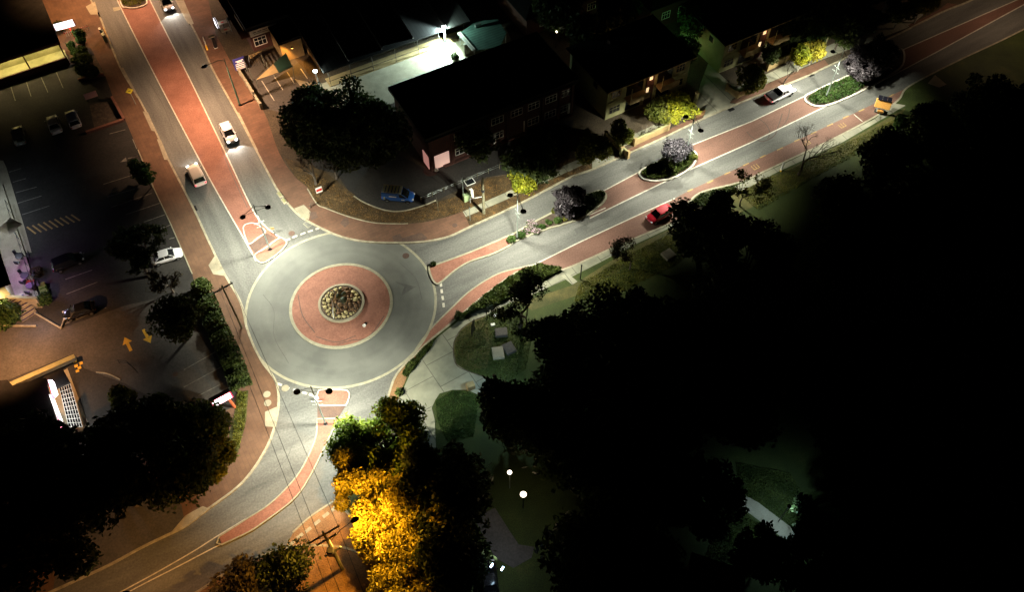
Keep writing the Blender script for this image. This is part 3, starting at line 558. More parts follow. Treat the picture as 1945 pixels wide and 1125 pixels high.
def bush(px, py, r, hz, label, leaf, n, size=.14, name='bush', cat='bush', group=None, z0=.12, lumps=7, lr=.55):
    tree_seed[0] += 1; rg = np.random.default_rng(tree_seed[0]); b = W(px, py, z0)
    t = T(name, label, cat, b, 0, group); P, cl = crownpts(rg, n, r, hz, lumps, .45, lr, .6); P[:, 2] = np.maximum(P[:, 2]+hz*.8, .02)
    if leaf == 'pink':
        leafmesh('leaves', P*np.array([1, 1, .85]), size, tree_seed[0], LM['bush'], t); k_ = rg.random(len(P)) < .45
        leafmesh('blossoms', (P*np.array([1.04, 1.04, 1.08]))[k_], size*.8, tree_seed[0]+7, LM['pink'], t)
    else: leafmesh('leaves', P, size, tree_seed[0], LM[leaf], t)
    q = MB()
    for i in range(4): q.tube([(0, 0, 0), tuple(Vector(cl[i])*.4+Vector((0, 0, hz*.4))), tuple(Vector(cl[i])+Vector((0, 0, hz*.8)))], [.05, .035, .015], 4)
    q.build('stems', M['bark'], t); return t
def cover(name, poly, z, hh, leaf, n, size, label, px=True, seed=1, cat='ground cover', lum=.5):
    P2 = [Vector(p) for p in (G2(poly, z) if px else poly)]; rg = np.random.default_rng(seed)
    tris = tessellate_polygon([[Vector((p.x, p.y, 0)) for p in P2]]); A = []
    for t_ in tris:
        a, b_, c_ = [np.array(P2[i]) for i in t_]; A.append(abs(np.cross(b_-a, c_-a))/2)
    A = np.array(A); k = rg.choice(len(tris), n, p=A/A.sum()); u = rg.random((n, 2)); fl = u.sum(1) > 1; u[fl] = 1-u[fl]
    T_ = np.array([[tuple(P2[i]) for i in t_] for t_ in tris])
    xy = T_[k, 0] + (T_[k, 1]-T_[k, 0])*u[:, :1] + (T_[k, 2]-T_[k, 0])*u[:, 1:]
    hv = (np.sin(xy[:, 0]*2.1+1)*np.sin(xy[:, 1]*1.7+xy[:, 0]*.6)+1)/2
    zz = z + hh*(.25+.75*hv)*rg.random(n)**.6
    o = leafmesh(name, np.c_[xy, zz], size, seed, LM[leaf]); return tag(o, label, cat, None, 'stuff')
# --- trees in and beside the streets
tree(1082, 380, 2.6, 2.5, 2.4, 'dark purple leaved tree standing in the flower bed nearest the roundabout', 'purple', 5200, .19, lumps=34, lr=.27, spread=.8, tr=.12, name='purple_tree', elong=1.4, hollow=.2)
baretree(1282, 316, 6.4, 1.0, 'pale purple feathery tree in the oval median bed', bark='palebark', leaf='lilac', n=9000, size=.13, name='purple_tree', base_r=.13, depth=6, forkh=.2)
tree(1640, 122, 3.2, 2.9, 2.7, 'left of two dark purple trees at the far median bed, brighter towards the lamp', 'purple', 6000, .19, lumps=34, lr=.27, spread=.8, tr=.13, name='purple_tree', elong=1.4, hollow=.2)
tree(1672, 105, 3.4, 3.0, 3.0, 'right of two dark purple trees at the far median bed, in deeper shade', 'purple', 6000, .19, lumps=34, lr=.27, spread=.8, tr=.13, name='purple_tree', elong=1.4, hollow=.2)
tree(996, 345, 2.6, 2.3, 1.9, 'small bright yellow tree beside the avenue footpath, behind the first lamp', 'yellow', 2600, .22, tr=.1, lumps=14)
tree(1125, 283, 2.8, 2.6, 2.0, 'olive green tree left of the concrete driveway', 'olive', 3000, .22, tr=.1, lumps=14)
tree(1180, 254, 3.0, 2.1, 2.0, 'olive green tree beside the driveway in front of the first house', 'olive', 2600, .22, tr=.11, lumps=14, bark='palebark')
tree(1252, 212, 2.6, 2.4, 1.8, 'yellow green tree in front of the first house, the left of two touching crowns', 'olive', 2600, .22, tr=.1, lumps=14)
tree(1290, 205, 2.9, 2.9, 1.8, 'golden yellow tree in front of the first house, the right of two touching crowns', 'yellow', 3800, .24, tr=.1, lumps=16)
tree(1425, 150, 2.4, 2.6, 1.7, 'olive green tree low in front of the second house', 'olive', 3000, .22, tr=.1, lumps=14)
tree(1525, 106, 2.9, 2.1, 1.6, 'bright yellow tree before the second house, left one by the lamp', 'yellow', 2600, .22, tr=.09, lumps=14, bark='palebark')
tree(1548, 92, 3.0, 2.0, 1.7, 'orange yellow tree before the second house, right one by the lamp', 'gold', 2200, .22, tr=.09, lumps=14, bark='palebark')
tree(1550, 68, 3.6, 2.3, 2.2, 'narrow mid green tree between the second house and the footpath', 'bush', 2400, .22, tr=.1)
tree(1602, 52, 4.0, 3.4, 2.6, 'wide green tree past the second house, beside the avenue footpath', 'mid', 4200, .25, tr=.13)
tree(1640, 35, 4.2, 3.0, 2.6, 'darker green tree behind the wide one past the second house', 'dark', 3000, .26, tr=.13)
tree(1508, 55, 3.5, 2.6, 2.2, 'dark leafy tree against the right half of the second house', 'dark', 3000, .24, tr=.11)
tree(1462, 100, 2.8, 1.8, 1.6, 'dark shrubby tree at the second house entrance', 'dark', 1800, .22, tr=.09)
tree(1755, 2, 4.0, 2.8, 2.0, 'golden tree at the top right beyond the brick verge', 'gold', 3000, .24, tr=.12, bark='palebark')
tree(1712, 22, 3.2, 2.2, 1.7, 'olive tree at the top right over the footpath', 'olive', 2000, .24, tr=.12, bark='palebark')
baretree(1225, 262, 4.0, .75, 'leafless spreading street tree on the path below the first house', base_r=.12, depth=5, forkh=.2)
baretree(1488, 160, 4.6, .5, 'leafless slender street tree leaning over the path at the second house', base_r=.11, depth=4, lean=(.25, .1))
baretree(1195, 262, 3.6, .75, 'leafless pale shrub tree below the first house window', base_r=.09, depth=5, bark='palebark', forkh=.15)
baretree(1245, 205, 3.6, .8, 'leafless pale shrub tree between the two yellow crowns and the house', base_r=.08, depth=5, bark='palebark', forkh=.15)
baretree(1520, 52, 3.8, .8, 'leafless rusty coloured small tree at the far end of the second house', base_r=.08, depth=5, bark='palebark', forkh=.15)
baretree(1516, 332, 9.5, .72, 'leafless wide branched tree beside the park path near the white bollard', base_r=.2, depth=6, forkh=.24)
baretree(1196, 512, 8.5, .70, 'thin sparse tree over the park path, left of the red car', leaf='brown', n=1800, size=.12, base_r=.12, depth=6, forkh=.19)
baretree(1405, 392, 6.6, .70, 'thin olive tree at the bend of the park kerb', leaf='olive', n=1500, size=.15, base_r=.12, depth=5)
baretree(988, 622, 13.5, 1.25, 'tall branching tree with a dark bare trunk and small leaves at the planted kerb', leaf='dark', n=6000, size=.15, base_r=.28, depth=6, forkh=.20)
baretree(600, 350, 7.0, .65, 'leafless dark tree at the corner behind the small red sign', base_r=.2, depth=5, forkh=.24)
baretree(590, 395, 3.0, .8, 'low twiggy bare sapling at the corner footpath', base_r=.07, depth=5, forkh=.15)
baretree(640, 340, 6.0, .62, 'leafless tree under the edge of the big corner tree', base_r=.16, depth=5, leaf='brown', n=300, size=.14)
tree(628, 232, 7.5, 6.8, 5.6, 'huge dark broad tree over the corner car park', 'dark', 26000, .24, tr=.42, lumps=60, lr=.25, spread=.85, limbs=16, hollow=.35)
tree(700, 250, 6.0, 5.4, 4.6, 'second dark tree joined to the right of the huge corner tree', 'dark', 14000, .24, tr=.36, lumps=40, lr=.28, spread=.8, limbs=12, hollow=.35)
tree(905, 265, 4.0, 3.0, 2.5, 'dark tree in front of the long brick building', 'dark', 2600, .26, tr=.18)
tree(1010, 300, 4.0, 4.2, 3.0, 'dark wide tree in the unlit car park beside the yellow tree', 'dark', 4800, .28, tr=.2)
# --- left side
tree(262, 322, 2.2, 1.7, 1.4, 'small tree lit yellow on its upper edge beside the left footpath', 'mid', 1700, .2, tr=.09)
tree(278, 335, 2.2, 1.5, 1.3, 'small dark green tree beside the left footpath', 'bush', 1500, .2, tr=.09)
baretree(285, 525, 12.5, 1.15, 'dark sparse tree over the white parked car', leaf='dark', n=9000, size=.17, base_r=.24, depth=6, forkh=.20)
baretree(330, 556, 4.6, .7, 'brownish twiggy tree beside the hedge end', leaf='brown', n=1500, size=.15, base_r=.14, depth=5)
tree(338, 604, 4.2, 3.3, 2.7, 'round olive brown tree on the small kerbed island', 'dark', 6000, .2, tr=.18, lumps=20)
tree(236, 763, 3.2, 1.9, 2.2, 'yellow green narrow tree beside the lit restaurant', 'olive', 2800, .22, tr=.12)
tree(368, 815, 4.6, 3.7, 3.6, 'large bushy dark olive tree below the lit pole sign', 'mid', 8500, .26, tr=.3, lumps=26)
tree(402, 872, 3.8, 3.0, 2.8, 'olive lit bushy tree at the bottom left kerb', 'olive', 5200, .22, tr=.22, lumps=20)
tree(345, 885, 5.5, 4.6, 4.0, 'dark tree between the olive tree and the huge black trees', 'dark', 7000, .28, tr=.28, lumps=24)
tree(285, 805, 5.5, 4.0, 3.6, 'dark tree standing beside the restaurant, behind the yellow green one', 'dark', 6500, .28, tr=.28, lumps=24)
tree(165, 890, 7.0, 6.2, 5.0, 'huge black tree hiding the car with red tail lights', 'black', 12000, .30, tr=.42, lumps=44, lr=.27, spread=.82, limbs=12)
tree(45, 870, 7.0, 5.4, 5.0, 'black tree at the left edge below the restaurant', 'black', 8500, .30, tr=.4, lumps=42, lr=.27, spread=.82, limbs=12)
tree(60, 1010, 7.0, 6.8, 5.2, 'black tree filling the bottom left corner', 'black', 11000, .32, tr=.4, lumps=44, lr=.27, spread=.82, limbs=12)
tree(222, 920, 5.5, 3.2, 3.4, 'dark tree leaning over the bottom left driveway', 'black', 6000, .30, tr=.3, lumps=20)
# --- bottom
tree(728, 842, 4.0, 5.8, 2.9, 'big dark green tree below the roundabout, its left tip lit lime green', 'lime', 36000, .15, tr=.38, lumps=46, lr=.26, spread=.84, limbs=14, elong=1.3, hollow=.3)
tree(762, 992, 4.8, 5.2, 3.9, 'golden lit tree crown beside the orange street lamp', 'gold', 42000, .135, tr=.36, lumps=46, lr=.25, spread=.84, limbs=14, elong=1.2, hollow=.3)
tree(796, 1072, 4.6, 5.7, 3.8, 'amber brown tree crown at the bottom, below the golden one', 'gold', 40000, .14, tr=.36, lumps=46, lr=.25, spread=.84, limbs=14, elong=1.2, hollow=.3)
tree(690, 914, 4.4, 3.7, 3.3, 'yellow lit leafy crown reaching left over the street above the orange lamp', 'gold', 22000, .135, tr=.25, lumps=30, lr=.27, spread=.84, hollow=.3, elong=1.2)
tree(845, 925, 6.0, 5.0, 4.2, 'dark tree right of the golden crown', 'dark', 10000, .29, tr=.36, lumps=42, lr=.27, spread=.82, limbs=12)
tree(862, 1040, 6.0, 4.4, 4.2, 'dark tree between the golden crown and the path lamps', 'dark', 8000, .29, tr=.34, lumps=26, limbs=10)
tree(545, 1085, 2.6, 3.4, 2.0, 'low sprawling olive tree in the orange lit verge', 'dark', 4200, .2, tr=.12, lumps=18, hollow=.3)
tree(450, 1110, 2.4, 3.0, 1.8, 'low dark shrubby tree at the bottom verge, left one', 'brown', 3000, .22, tr=.12, lumps=16)
tree(960, 770, 6.2, 3.9, 4.2, 'dark tree beside the park path lamp', 'dark', 8500, .27, tr=.28, lumps=26, lr=.34, elong=1.2)
tree(1010, 800, 6.0, 4.2, 4.2, 'dark tree just right of the one beside the park path', 'dark', 6500, .28, tr=.28, lumps=24)
# --- dark trees along the park edge
for i, (x, y, zc, r_, hz, lb) in enumerate([(1345, 430, 6.5, 4.2, 4.0, 'dark rounded tree overhanging the rear of the red car'), (1425, 492, 7, 5.2, 4.4, 'dark broad tree right of the red car'), (1150, 642, 6.5, 5.0, 4.4, 'dark tree at the park edge below the thin post'), (1205, 612, 6.0, 4.0, 4.0, 'dark tree left of the pale slab on the lawn'),
        (1600, 400, 6.0, 4.4, 4.0, 'dark tree on the park slope below the leafless tree'), (1690, 305, 5.5, 4.0, 3.6, 'dark tree just below the trailer'), (1775, 255, 5.5, 4.4, 3.6, 'dark tree right of the trailer'), (1890, 195, 6, 5, 4, 'dark tree at the far right edge of the avenue'),
        (1330, 950, 6.5, 4.0, 4.0, 'dark tree left of the lit green lawn'), (1440, 1052, 4.0, 2.6, 2.6, 'dark tree standing over the pale blue path'), (1560, 1075, 6.0, 4.0, 4.0, 'dark tree below the pale blue path'), (1060, 650, 5.0, 3.2, 3.2, 'dark tree behind the tall branching one')]):
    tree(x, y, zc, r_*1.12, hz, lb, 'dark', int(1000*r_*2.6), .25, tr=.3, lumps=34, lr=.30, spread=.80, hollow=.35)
tree(1710, 236, 2.0, 1.4, 1.2, 'low green shrub tree behind the trailer', 'bush', 1200, .2, tr=.08)
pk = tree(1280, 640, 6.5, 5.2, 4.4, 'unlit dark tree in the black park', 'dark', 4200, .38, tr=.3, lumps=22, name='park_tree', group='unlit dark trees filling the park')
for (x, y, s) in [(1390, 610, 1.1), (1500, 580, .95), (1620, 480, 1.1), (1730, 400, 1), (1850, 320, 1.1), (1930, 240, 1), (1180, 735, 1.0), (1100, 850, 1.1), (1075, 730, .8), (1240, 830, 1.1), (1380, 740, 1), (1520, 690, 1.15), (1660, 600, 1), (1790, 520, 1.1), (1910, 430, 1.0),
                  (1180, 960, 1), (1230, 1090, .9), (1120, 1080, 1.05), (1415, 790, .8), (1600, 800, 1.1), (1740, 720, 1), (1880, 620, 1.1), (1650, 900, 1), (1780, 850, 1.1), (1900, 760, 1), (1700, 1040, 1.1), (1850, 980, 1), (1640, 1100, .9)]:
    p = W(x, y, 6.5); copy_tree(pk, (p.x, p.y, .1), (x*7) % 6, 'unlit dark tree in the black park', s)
pk2 = tree(1120, 60, 5, 3.6, 3.4, 'unlit dark garden tree among the far dark roofs', 'dark', 2600, .34, tr=.25, lumps=18, name='garden_tree', group='unlit dark trees among the far roofs')
for (x, y, s) in [(1180, 20, 1), (1330, 30, .9), (1060, 20, 1.1), (1300, 85, .8), (1380, -30, 1.2), (1560, 5, 1.1), (1500, -20, 1), (1640, -20, 1.1), (1700, -30, 1)]:
    p = W(x, y, 5); copy_tree(pk2, (p.x, p.y, .1), (x*3) % 6, 'unlit dark garden tree among the far dark roofs', s)
# --- bushes
for (x, y, r_, hz, lf, lb) in [(157, 72, 1.0, .9, 'bush', 'clipped bush left of the white lit sign post'), (153, 70, .1, .1, 'bush', None), (115, 45, 1.2, .9, 'mid', 'bush behind the white lit sign'), (137, 84, .9, .7, 'bush', 'small bright clipped bush below the red sign post'), (142, 92, .6, .5, 'bush', 'smallest clipped bush below the red sign post'),
        (152, 74, .1, .1, 'bush', None), (160, 92, 1.0, .9, 'mid', 'round bush in the middle of the left planter row'), (147, 107, 1.1, .9, 'mid', 'round dark bush nearest the lit shop veranda'), (168, 110, 1.3, 1.0, 'mid', 'large bush at the footpath side of the left planter row'), (160, 130, 1.3, 1.0, 'dark', 'dark bush at the lower left of the planter'), (178, 133, 1.3, 1.0, 'dark', 'dark bush at the lower right of the planter')]:
    if lb: bush(x, y+10, r_, hz, lb, lf, int(1300*r_*r_), .13)
tree(151, 66, 1.8, 1.15, 1.1, 'round topiary tree beside the white lit sign', 'bush', 1800, .13, tr=.06, name='topiary')
hl = crom(G2([(375, 548), (392, 575), (404, 605), (420, 640), (437, 675), (450, 712), (458, 735)], .9), 5)
P = []; rg = np.random.default_rng(5)
for i in range(12000):
    k = rg.integers(0, len(hl)-1); p = hl[k].lerp(hl[k+1], rg.random()); d_ = (hl[k+1]-hl[k]).normalized(); s_ = rg.normal()*.6; s_ = max(-1.15, min(1.15, s_))
    hh = 1.35+.3*math.sin(k*1.3)
    z_ = .15+hh*rg.random()**.35*(1-.25*abs(s_)); P.append((p.x-d_.y*s_, p.y+d_.x*s_, z_))
h_ = T('hedge', 'long green hedge between the car park and the left footpath', 'hedge', (hl[0].x, hl[0].y, .12))
leafmesh('leaves', np.array(P)-np.array([hl[0].x, hl[0].y, .12]), .17, 9, leafmat('hedge_leaves', (.020, .036, .008), (.060, .085, .018)), h_)
bush(385, 556, 1.5, 1.2, 'rounded dark bush at the top end of the long hedge', 'mid', 2600, .16)
cover('hedge_ground', [(452, 745), (470, 745), (466, 800), (455, 850), (440, 860), (445, 800)], .13, .25, 'olive', 1800, .12, 'dry grass strip below the pole sign', seed=3, cat='grass')
cover('ground_cover', bedc, .14, .8, 'mid', 9000, .17, 'dark leafy shrubs massed in the bed inside the curved kerb', seed=11, cat='shrubs')
cover('ground_cover', [(1062, 402), (1104, 377), (1132, 364.5), (1143, 364.5), (1149, 370), (1147, 379), (1136, 390), (1110, 409), (1080, 420)], .14, .55, 'dark', 4200, .15, 'low dark shrubs at the right end of the flower bed', seed=12, cat='shrubs')
cover('ground_cover', [(1217, 330), (1229, 319), (1270, 299), (1306, 283), (1317, 290), (1320, 300), (1310, 316), (1282, 334), (1250, 341), (1228, 339)], .14, .55, 'mid', 4500, .15, 'low green and brown shrubs in the oval bed', seed=13, cat='shrubs')
cover('ground_cover', [(1533, 188), (1552, 173), (1582, 159), (1615, 144), (1640, 134), (1650, 158), (1618, 179), (1572, 197), (1548, 198)], .14, .5, 'bush', 3600, .15, 'green low shrubs in the far median bed', seed=14, cat='shrubs')
cover('ground_cover', [(232, 7), (226, -20), (240, -60), (265, -20), (276, 2), (266, 9), (253, 12), (240, 11)], .14, .4, 'olive', 1800, .14, 'low shrubs in the bed at the top of the left street', seed=15, cat='shrubs')
cover('ground_cover', [(1310, 388), (1333, 369), (1393, 354), (1400, 362), (1340, 393)], .14, .5, 'dark', 2000, .15, 'low dark shrubs in the bed past the red car', seed=16, cat='shrubs')
cover('grass', [(827, 762), (860, 743), (888, 743), (910, 756), (900, 830), (850, 840), (830, 800)], .12, .10, 'bush', 9000, .07, 'mown green lawn patch between the two path arms', seed=17, cat='grass')
cover('grass', [(864, 667), (866, 648), (877, 628), (899, 612), (930, 600), (990, 590), (1010, 640), (1000, 700), (970, 722), (932, 717), (885, 702), (868, 690)], .12, .10, 'mid', 12000, .07, 'short grass on the lawn at the park entrance', seed=18, cat='grass')
cover('leaf_litter', [(560, 335), (583, 356), (602, 385), (664, 410), (711, 421), (758, 423), (850, 410), (879, 400), (965, 362), (925, 340), (870, 374), (801, 394), (764, 403), (730, 401), (692, 386), (650, 360), (600, 330)], .135, .04, 'litter', 5200, .075, 'fallen orange brown leaves on the verge', seed=19, cat='fallen leaves')
cover('leaf_litter', [(893, 429), (885, 412), (964, 378), (1022, 352), (1123, 306), (1124, 319), (1081, 336), (1008, 374), (949, 403)], .13, .03, 'litter', 1200, .06, 'fallen leaves between the path and the avenue kerb', seed=20, cat='fallen leaves')
for (x, y, r_, lb) in [(758, 748, .5, 'lone small shrub at the bottom of the bare entrance bed'), (870, 604, .8, 'shrub at the lower left point of the planted kerb bed'), (823, 503, .4, 'tuft at the tip of the red splitter island')]:
    bush(x, y, r_, r_*.6, lb, 'dark' if y < 740 else 'mid', int(700*r_+150), .13)
for (x, y, r_, lf, lb, nm) in [(972, 457, .75, 'bush', 'bright green bush at the foot of the first avenue lamp', 'bush'), (990, 450, .7, 'bush', 'green leafy bush left of the pink flowers', 'bush'), (1000, 441, .75, 'pink', 'pink flowering bush, left of the clump by the lamp', 'flower_bush'), (1011, 434, .95, 'pink', 'large pink flowering bush in the median bed', 'flower_bush'), (1018, 441, .6, 'pink', 'low pink flowering bush at the front of the clump', 'flower_bush'),
        (1030, 434, .5, 'bush', 'small green plant right of the pink flowers', 'bush'), (1041, 424, .5, 'bush', 'small green plant in the bare part of the flower bed', 'bush'), (1053, 403, .55, 'olive', 'pale yellow flowering plant at the top edge of the flower bed', 'flower_bush'), (1058, 422, .6, 'bush', 'green plant below the purple tree', 'bush'), (1072, 417, .5, 'olive', 'yellow flowering plant beside the purple tree foot', 'flower_bush'), (1318, 300, .6, 'olive', 'yellow green plant at the right end of the oval bed', 'bush')]:
    bush(x, y, r_, r_*.7, lb, lf, int(600*r_+200), .10, name=nm, cat='flowers' if nm == 'flower_bush' else 'bush', z0=.14)
cover('grass', [(1100, 540), (1205, 478), (1320, 420), (1330, 445), (1290, 500), (1180, 555), (1090, 575)], .12, .12, 'olive', 14000, .075, 'rough lawn grass beside the park path', seed=31, cat='grass')
cover('grass', [(1400, 365), (1500, 322), (1620, 265), (1700, 225), (1690, 260), (1560, 330), (1440, 400)], .12, .12, 'olive', 10000, .075, 'rough verge grass under the leafless tree', seed=32, cat='grass')
cover('grass', [(1400, 880), (1500, 900), (1560, 1000), (1540, 1035), (1500, 1000), (1440, 955), (1400, 935)], .12, .14, 'mid', 12000, .08, 'rough lit grass above the pale blue path', seed=33, cat='grass')
cover('grass', [(1380, 960), (1410, 972), (1480, 1022), (1500, 1060), (1420, 1100), (1340, 1060)], .12, .14, 'mid', 12000, .08, 'rough dim grass below the pale blue path', seed=34, cat='grass')
cover('ground_cover', [(800, 668), (814, 654), (828, 644), (818, 662), (800, 682), (788, 690), (790, 678)], .14, .45, 'mid', 1500, .13, 'low shrubs massed along the upper part of the entrance bed', seed=41, cat='shrubs')
cover('ground_cover', [(772, 696), (786, 682), (797, 686), (784, 704), (772, 716), (764, 712)], .14, .5, 'mid', 1500, .13, 'low shrubs massed in the middle of the entrance bed', seed=42, cat='shrubs')
baretree(1520, 1012, 8.0, 1.0, 'thin open tree whose leaves break up the pale blue path', leaf='dark', n=3200, size=.17, base_r=.16, depth=6, forkh=.22)
# --- rocks in the centre ring
rb = []
for k in range(5):
    rr = random.Random(k+3); q = MB(); n = 7; prof = [(rr.uniform(.8, 1.1)) for _ in range(n)]
    vs = []; 
    for zf, kk in ((0, .92), (.55, 1.0), (.9, .7)):
        for i in range(n): a = 2*math.pi*i/n; vs.append((math.cos(a)*prof[i]*kk, math.sin(a)*prof[i]*kk*.78, zf*rr.uniform(.75, 1.1)))
    vs.append((0, 0, 1.0)); fs = [tuple(reversed(range(n)))]
    for r_ in range(2):
        for i in range(n): j = (i+1) % n; fs.append((r_*n+i, r_*n+j, (r_+1)*n+j, (r_+1)*n+i))
    for i in range(n): fs.append((2*n+i, 2*n+(i+1) % n, 3*n))
    q.add(vs, fs); me_ = q; rb.append(me_)
protos = {}
placed = []; rr = random.Random(11); cnt = 0
while cnt < 150:
    ok = False; cnt += 1
    for tr_ in range(400):
        s = max(.11, .36-.26*cnt/110)*rr.uniform(.85, 1.15)
        a = rr.uniform(0, 6.283); d_ = (RK-.22-s)*math.sqrt(rr.random()); p = Vector((RK2.x+d_*math.cos(a), RK2.y+d_*math.sin(a)))
        if all((p-q_).length > (s+s2)*.88 for q_, s2 in placed): ok = True; break
    if not ok: continue
    placed.append((p, s))
    nd = (p-RK2).length/RK; leftish = (p.x-RK2.x) < -.3 or (p.y-RK2.y) < -1.2 or (p.x-RK2.x) > 1.2 and (p.y-RK2.y) > 0
    light = nd > .5 and leftish and rr.random() < .8
    k = rr.randrange(5); key = (k, light)
    if key not in protos:
        o = rb[k].build('rock', M['rockl'] if light else M['rockd']); protos[key] = o
        tag(o, 'cream sandstone rock in the round bed' if light else 'brown rock in the round bed', 'rock', 'cream rocks in the centre ring' if light else 'brown rocks in the centre ring')
    else: o = protos[key].copy(); C.objects.link(o)
    o.location = (p.x, p.y, .265); o.rotation_euler = (0, 0, rr.uniform(0, 6.28)); o.scale = (s, s, s*rr.uniform(.7, 1.1))
# ------------------------------------------------------------------ lamps
def lamp_light(name, loc, color, power, parent=None, cone=141, radius=.18, wide=1.35, aim=None, inv=None):
    l = bpy.data.lights.new(name, 'SPOT'); l.energy = power; l.color = color; l.spot_size = R(cone); l.spot_blend = .42 if wide else .3; l.shadow_soft_size = radius
    o = bpy.data.objects.new(name, l); C.objects.link(o); o.location = loc
    if aim is not None: o.rotation_euler = (Vector(aim)-Vector(loc)).to_track_quat('-Z', 'Y').to_euler()
    if wide:                                     # optic of the luminaire: throws more light sideways than straight down
        l.use_nodes = True; t = l.node_tree; N = t.nodes; L = t.links; e = N['Emission']
        tc = N.new('ShaderNodeTexCoord'); sp = N.new('ShaderNodeSeparateXYZ'); L.new(tc.outputs['Normal'], sp.inputs[0])
        ab = N.new('ShaderNodeMath'); ab.operation = 'ABSOLUTE'; L.new(sp.outputs['Z'], ab.inputs[0])
        mx = N.new('ShaderNodeMath'); mx.operation = 'MAXIMUM'; mx.inputs[1].default_value = .42; L.new(ab.outputs[0], mx.inputs[0])
        pw = N.new('ShaderNodeMath'); pw.operation = 'POWER'; pw.inputs[1].default_value = -wide; L.new(mx.outputs[0], pw.inputs[0])
        L.new(pw.outputs[0], e.inputs['Strength'])
    return o
WHITE = (.995, .975, .80); WARM = (1.0, .62, .34); SOD = (1.0, .46, .06)
def street_lamp(top, h1, h2, label, power, h=8.3, cone=142, metal='steel', sides=(1, 1)):
    b = W(top[0], top[1], h); b.z = 0.1; t = T('street_lamp', label, 'street lamp', b, 0, 'double armed street lamps')
    MB().tube([(0, 0, 0), (0, 0, 3.2), (0, 0, h)], [.11, .085, .06], 10).build('pole', M[metal], t, smooth=True)
    MB().lathe([(.24, 0), (.24, .04), (.15, .06), (.14, .35), (.1, .45)], n=12).build('base_collar', M['black'], t)
    MB().lathe([(.05, 0), (.07, .1), (.01, .25)], (0, 0, h), 8).build('finial', M['black'], t)
    q1 = (W(*h1, h-.85)-b).to_3d(); q2 = (W(*h2, h-.85)-b).to_3d()
    for q_, k in ((q1, 0), (q2, 1)):
        q_ = Vector((q_.x, q_.y, h-.85))
        a = MB().tube([(0, 0, h-.1), (q_.x*.5, q_.y*.5, h-.45), (q_.x, q_.y, h-.72)], .032, 6).tube([(0, 0, h-.95), (q_.x*.55, q_.y*.55, h-.85), (q_.x, q_.y, h-.74)], .026, 6).build('arm', M['black'], t)
        hd = MB().lathe([(.30, -.02), (.36, .02), (.34, .08), (.2, .2), (.07, .26), (.05, .34)], (q_.x, q_.y, h-.95), 16).build('lamp_head', M['black'], t, smooth=True)
        MB().lathe([(.24, -.05), (.26, -.02), (.02, -.015)], (q_.x, q_.y, h-.95), 12).build('lens', M['lens_g'], hd)
        lo = lamp_light('lamp_light', (q_.x, q_.y, h-1.06), WHITE, power*sides[k], cone=cone); lo.parent = t
    d_ = (q2-q1); d_.z = 0; d_.normalize()
    MB().tube([tuple(d_*-.55+Vector((0, 0, 5.3))), tuple(d_*.55+Vector((0, 0, 5.3)))], .022, 6).tube([tuple(d_*-.55+Vector((0, 0, 4.6))), tuple(d_*.55+Vector((0, 0, 4.6)))], .02, 6).build('banner_bracket', M[metal], t)
    return t
PL = 5600
street_lamp((482, 392), (461, 413), (509, 394), 'double armed lamp on the red island where the left street meets the roundabout', PL*1.3)
street_lamp((591, 737), (564, 745), (625, 744), 'double armed lamp on the long red island below the roundabout', PL*1.2, sides=(.95, 1.25))
street_lamp((983, 366), (969, 371), (994, 402), 'double armed lamp at the pink flowers in the avenue median', PL*1.15, h=8.8, cone=141)
street_lamp((1320, 219), (1303, 222), (1331, 248), 'double armed lamp at the oval bed with the pale purple tree', PL*1.15, cone=135)
street_lamp((1603, 96), (1582, 98), (1611, 122), 'double armed lamp in the far median bed beside the dark purple trees', PL*.95, cone=134)
# warm single arm lamp over the left street
def arm_lamp(base, h, head, label, color, power, name='street_lamp', hz=None, lens='lens_o', mat_='dgreen', wide=1.3, zh=None, cone=141):
    b = W(*base, .12); t = T(name, label, 'street lamp', b); zh = zh or h+.1
    hd = W(*head, zh)-b
    MB().tube([(0, 0, 0), (0, 0, h*.5), (0, 0, h)], [.13, .1, .07], 10).build('pole', M[mat_], t, smooth=True)
    MB().lathe([(.22, 0), (.22, .05), (.15, .3)], n=10).build('base_collar', M['black'], t)
    MB().tube([(0, 0, h-.3), (hd.x*.3, hd.y*.3, h+.15), (hd.x*.95, hd.y*.95, zh)], [.05, .04, .035], 6).build('arm', M[mat_], t)
    d_ = Vector((hd.x, hd.y)).normalized(); a_ = math.atan2(d_.y, d_.x)
    o = MB().lathe([(.10, -.12), (.26, -.10), (.30, 0), (.22, .12), (.05, .16)], (0, 0, 0), 14, sx=1.6).build('lamp_head', M['black'], t, smooth=True); o.location = (hd.x, hd.y, zh); o.rotation_euler.z = a_
    MB().lathe([(.2, -.15), (.22, -.13), (.02, -.125)], (0, 0, 0), 10).build('lens', M[lens], o)
    lo = lamp_light('lamp_light', (hd.x, hd.y, zh-.22), color, power, wide=wide, cone=cone); lo.parent = t
    return t
arm_lamp((456, 200), 8.2, (389, 127), 'single armed lamp leaning over the left street from the corner footpath', (1, .60, .36), 11500)
arm_lamp((296, -95), 9, (262, -150), 'street lamp beyond the top of the left street', (1, .60, .38), 10500)
arm_lamp((60, -60), 8, (110, -75), 'street lamp on the left footpath beyond the top edge', (1, .5, .2), 4500)
arm_lamp((2010, -60), 9, (1975, -48), 'street lamp farther along the avenue', (1, .66, .42), 1300)
arm_lamp((-60, 600), 7, (-20, 640), 'lamp at the driveway beyond the left edge', (1, .46, .18), 7000, wide=0, cone=136)
arm_lamp((210, 1180), 8, (240, 1130), 'street lamp below the bottom edge on the bottom street', (1, .48, .2), 1800)
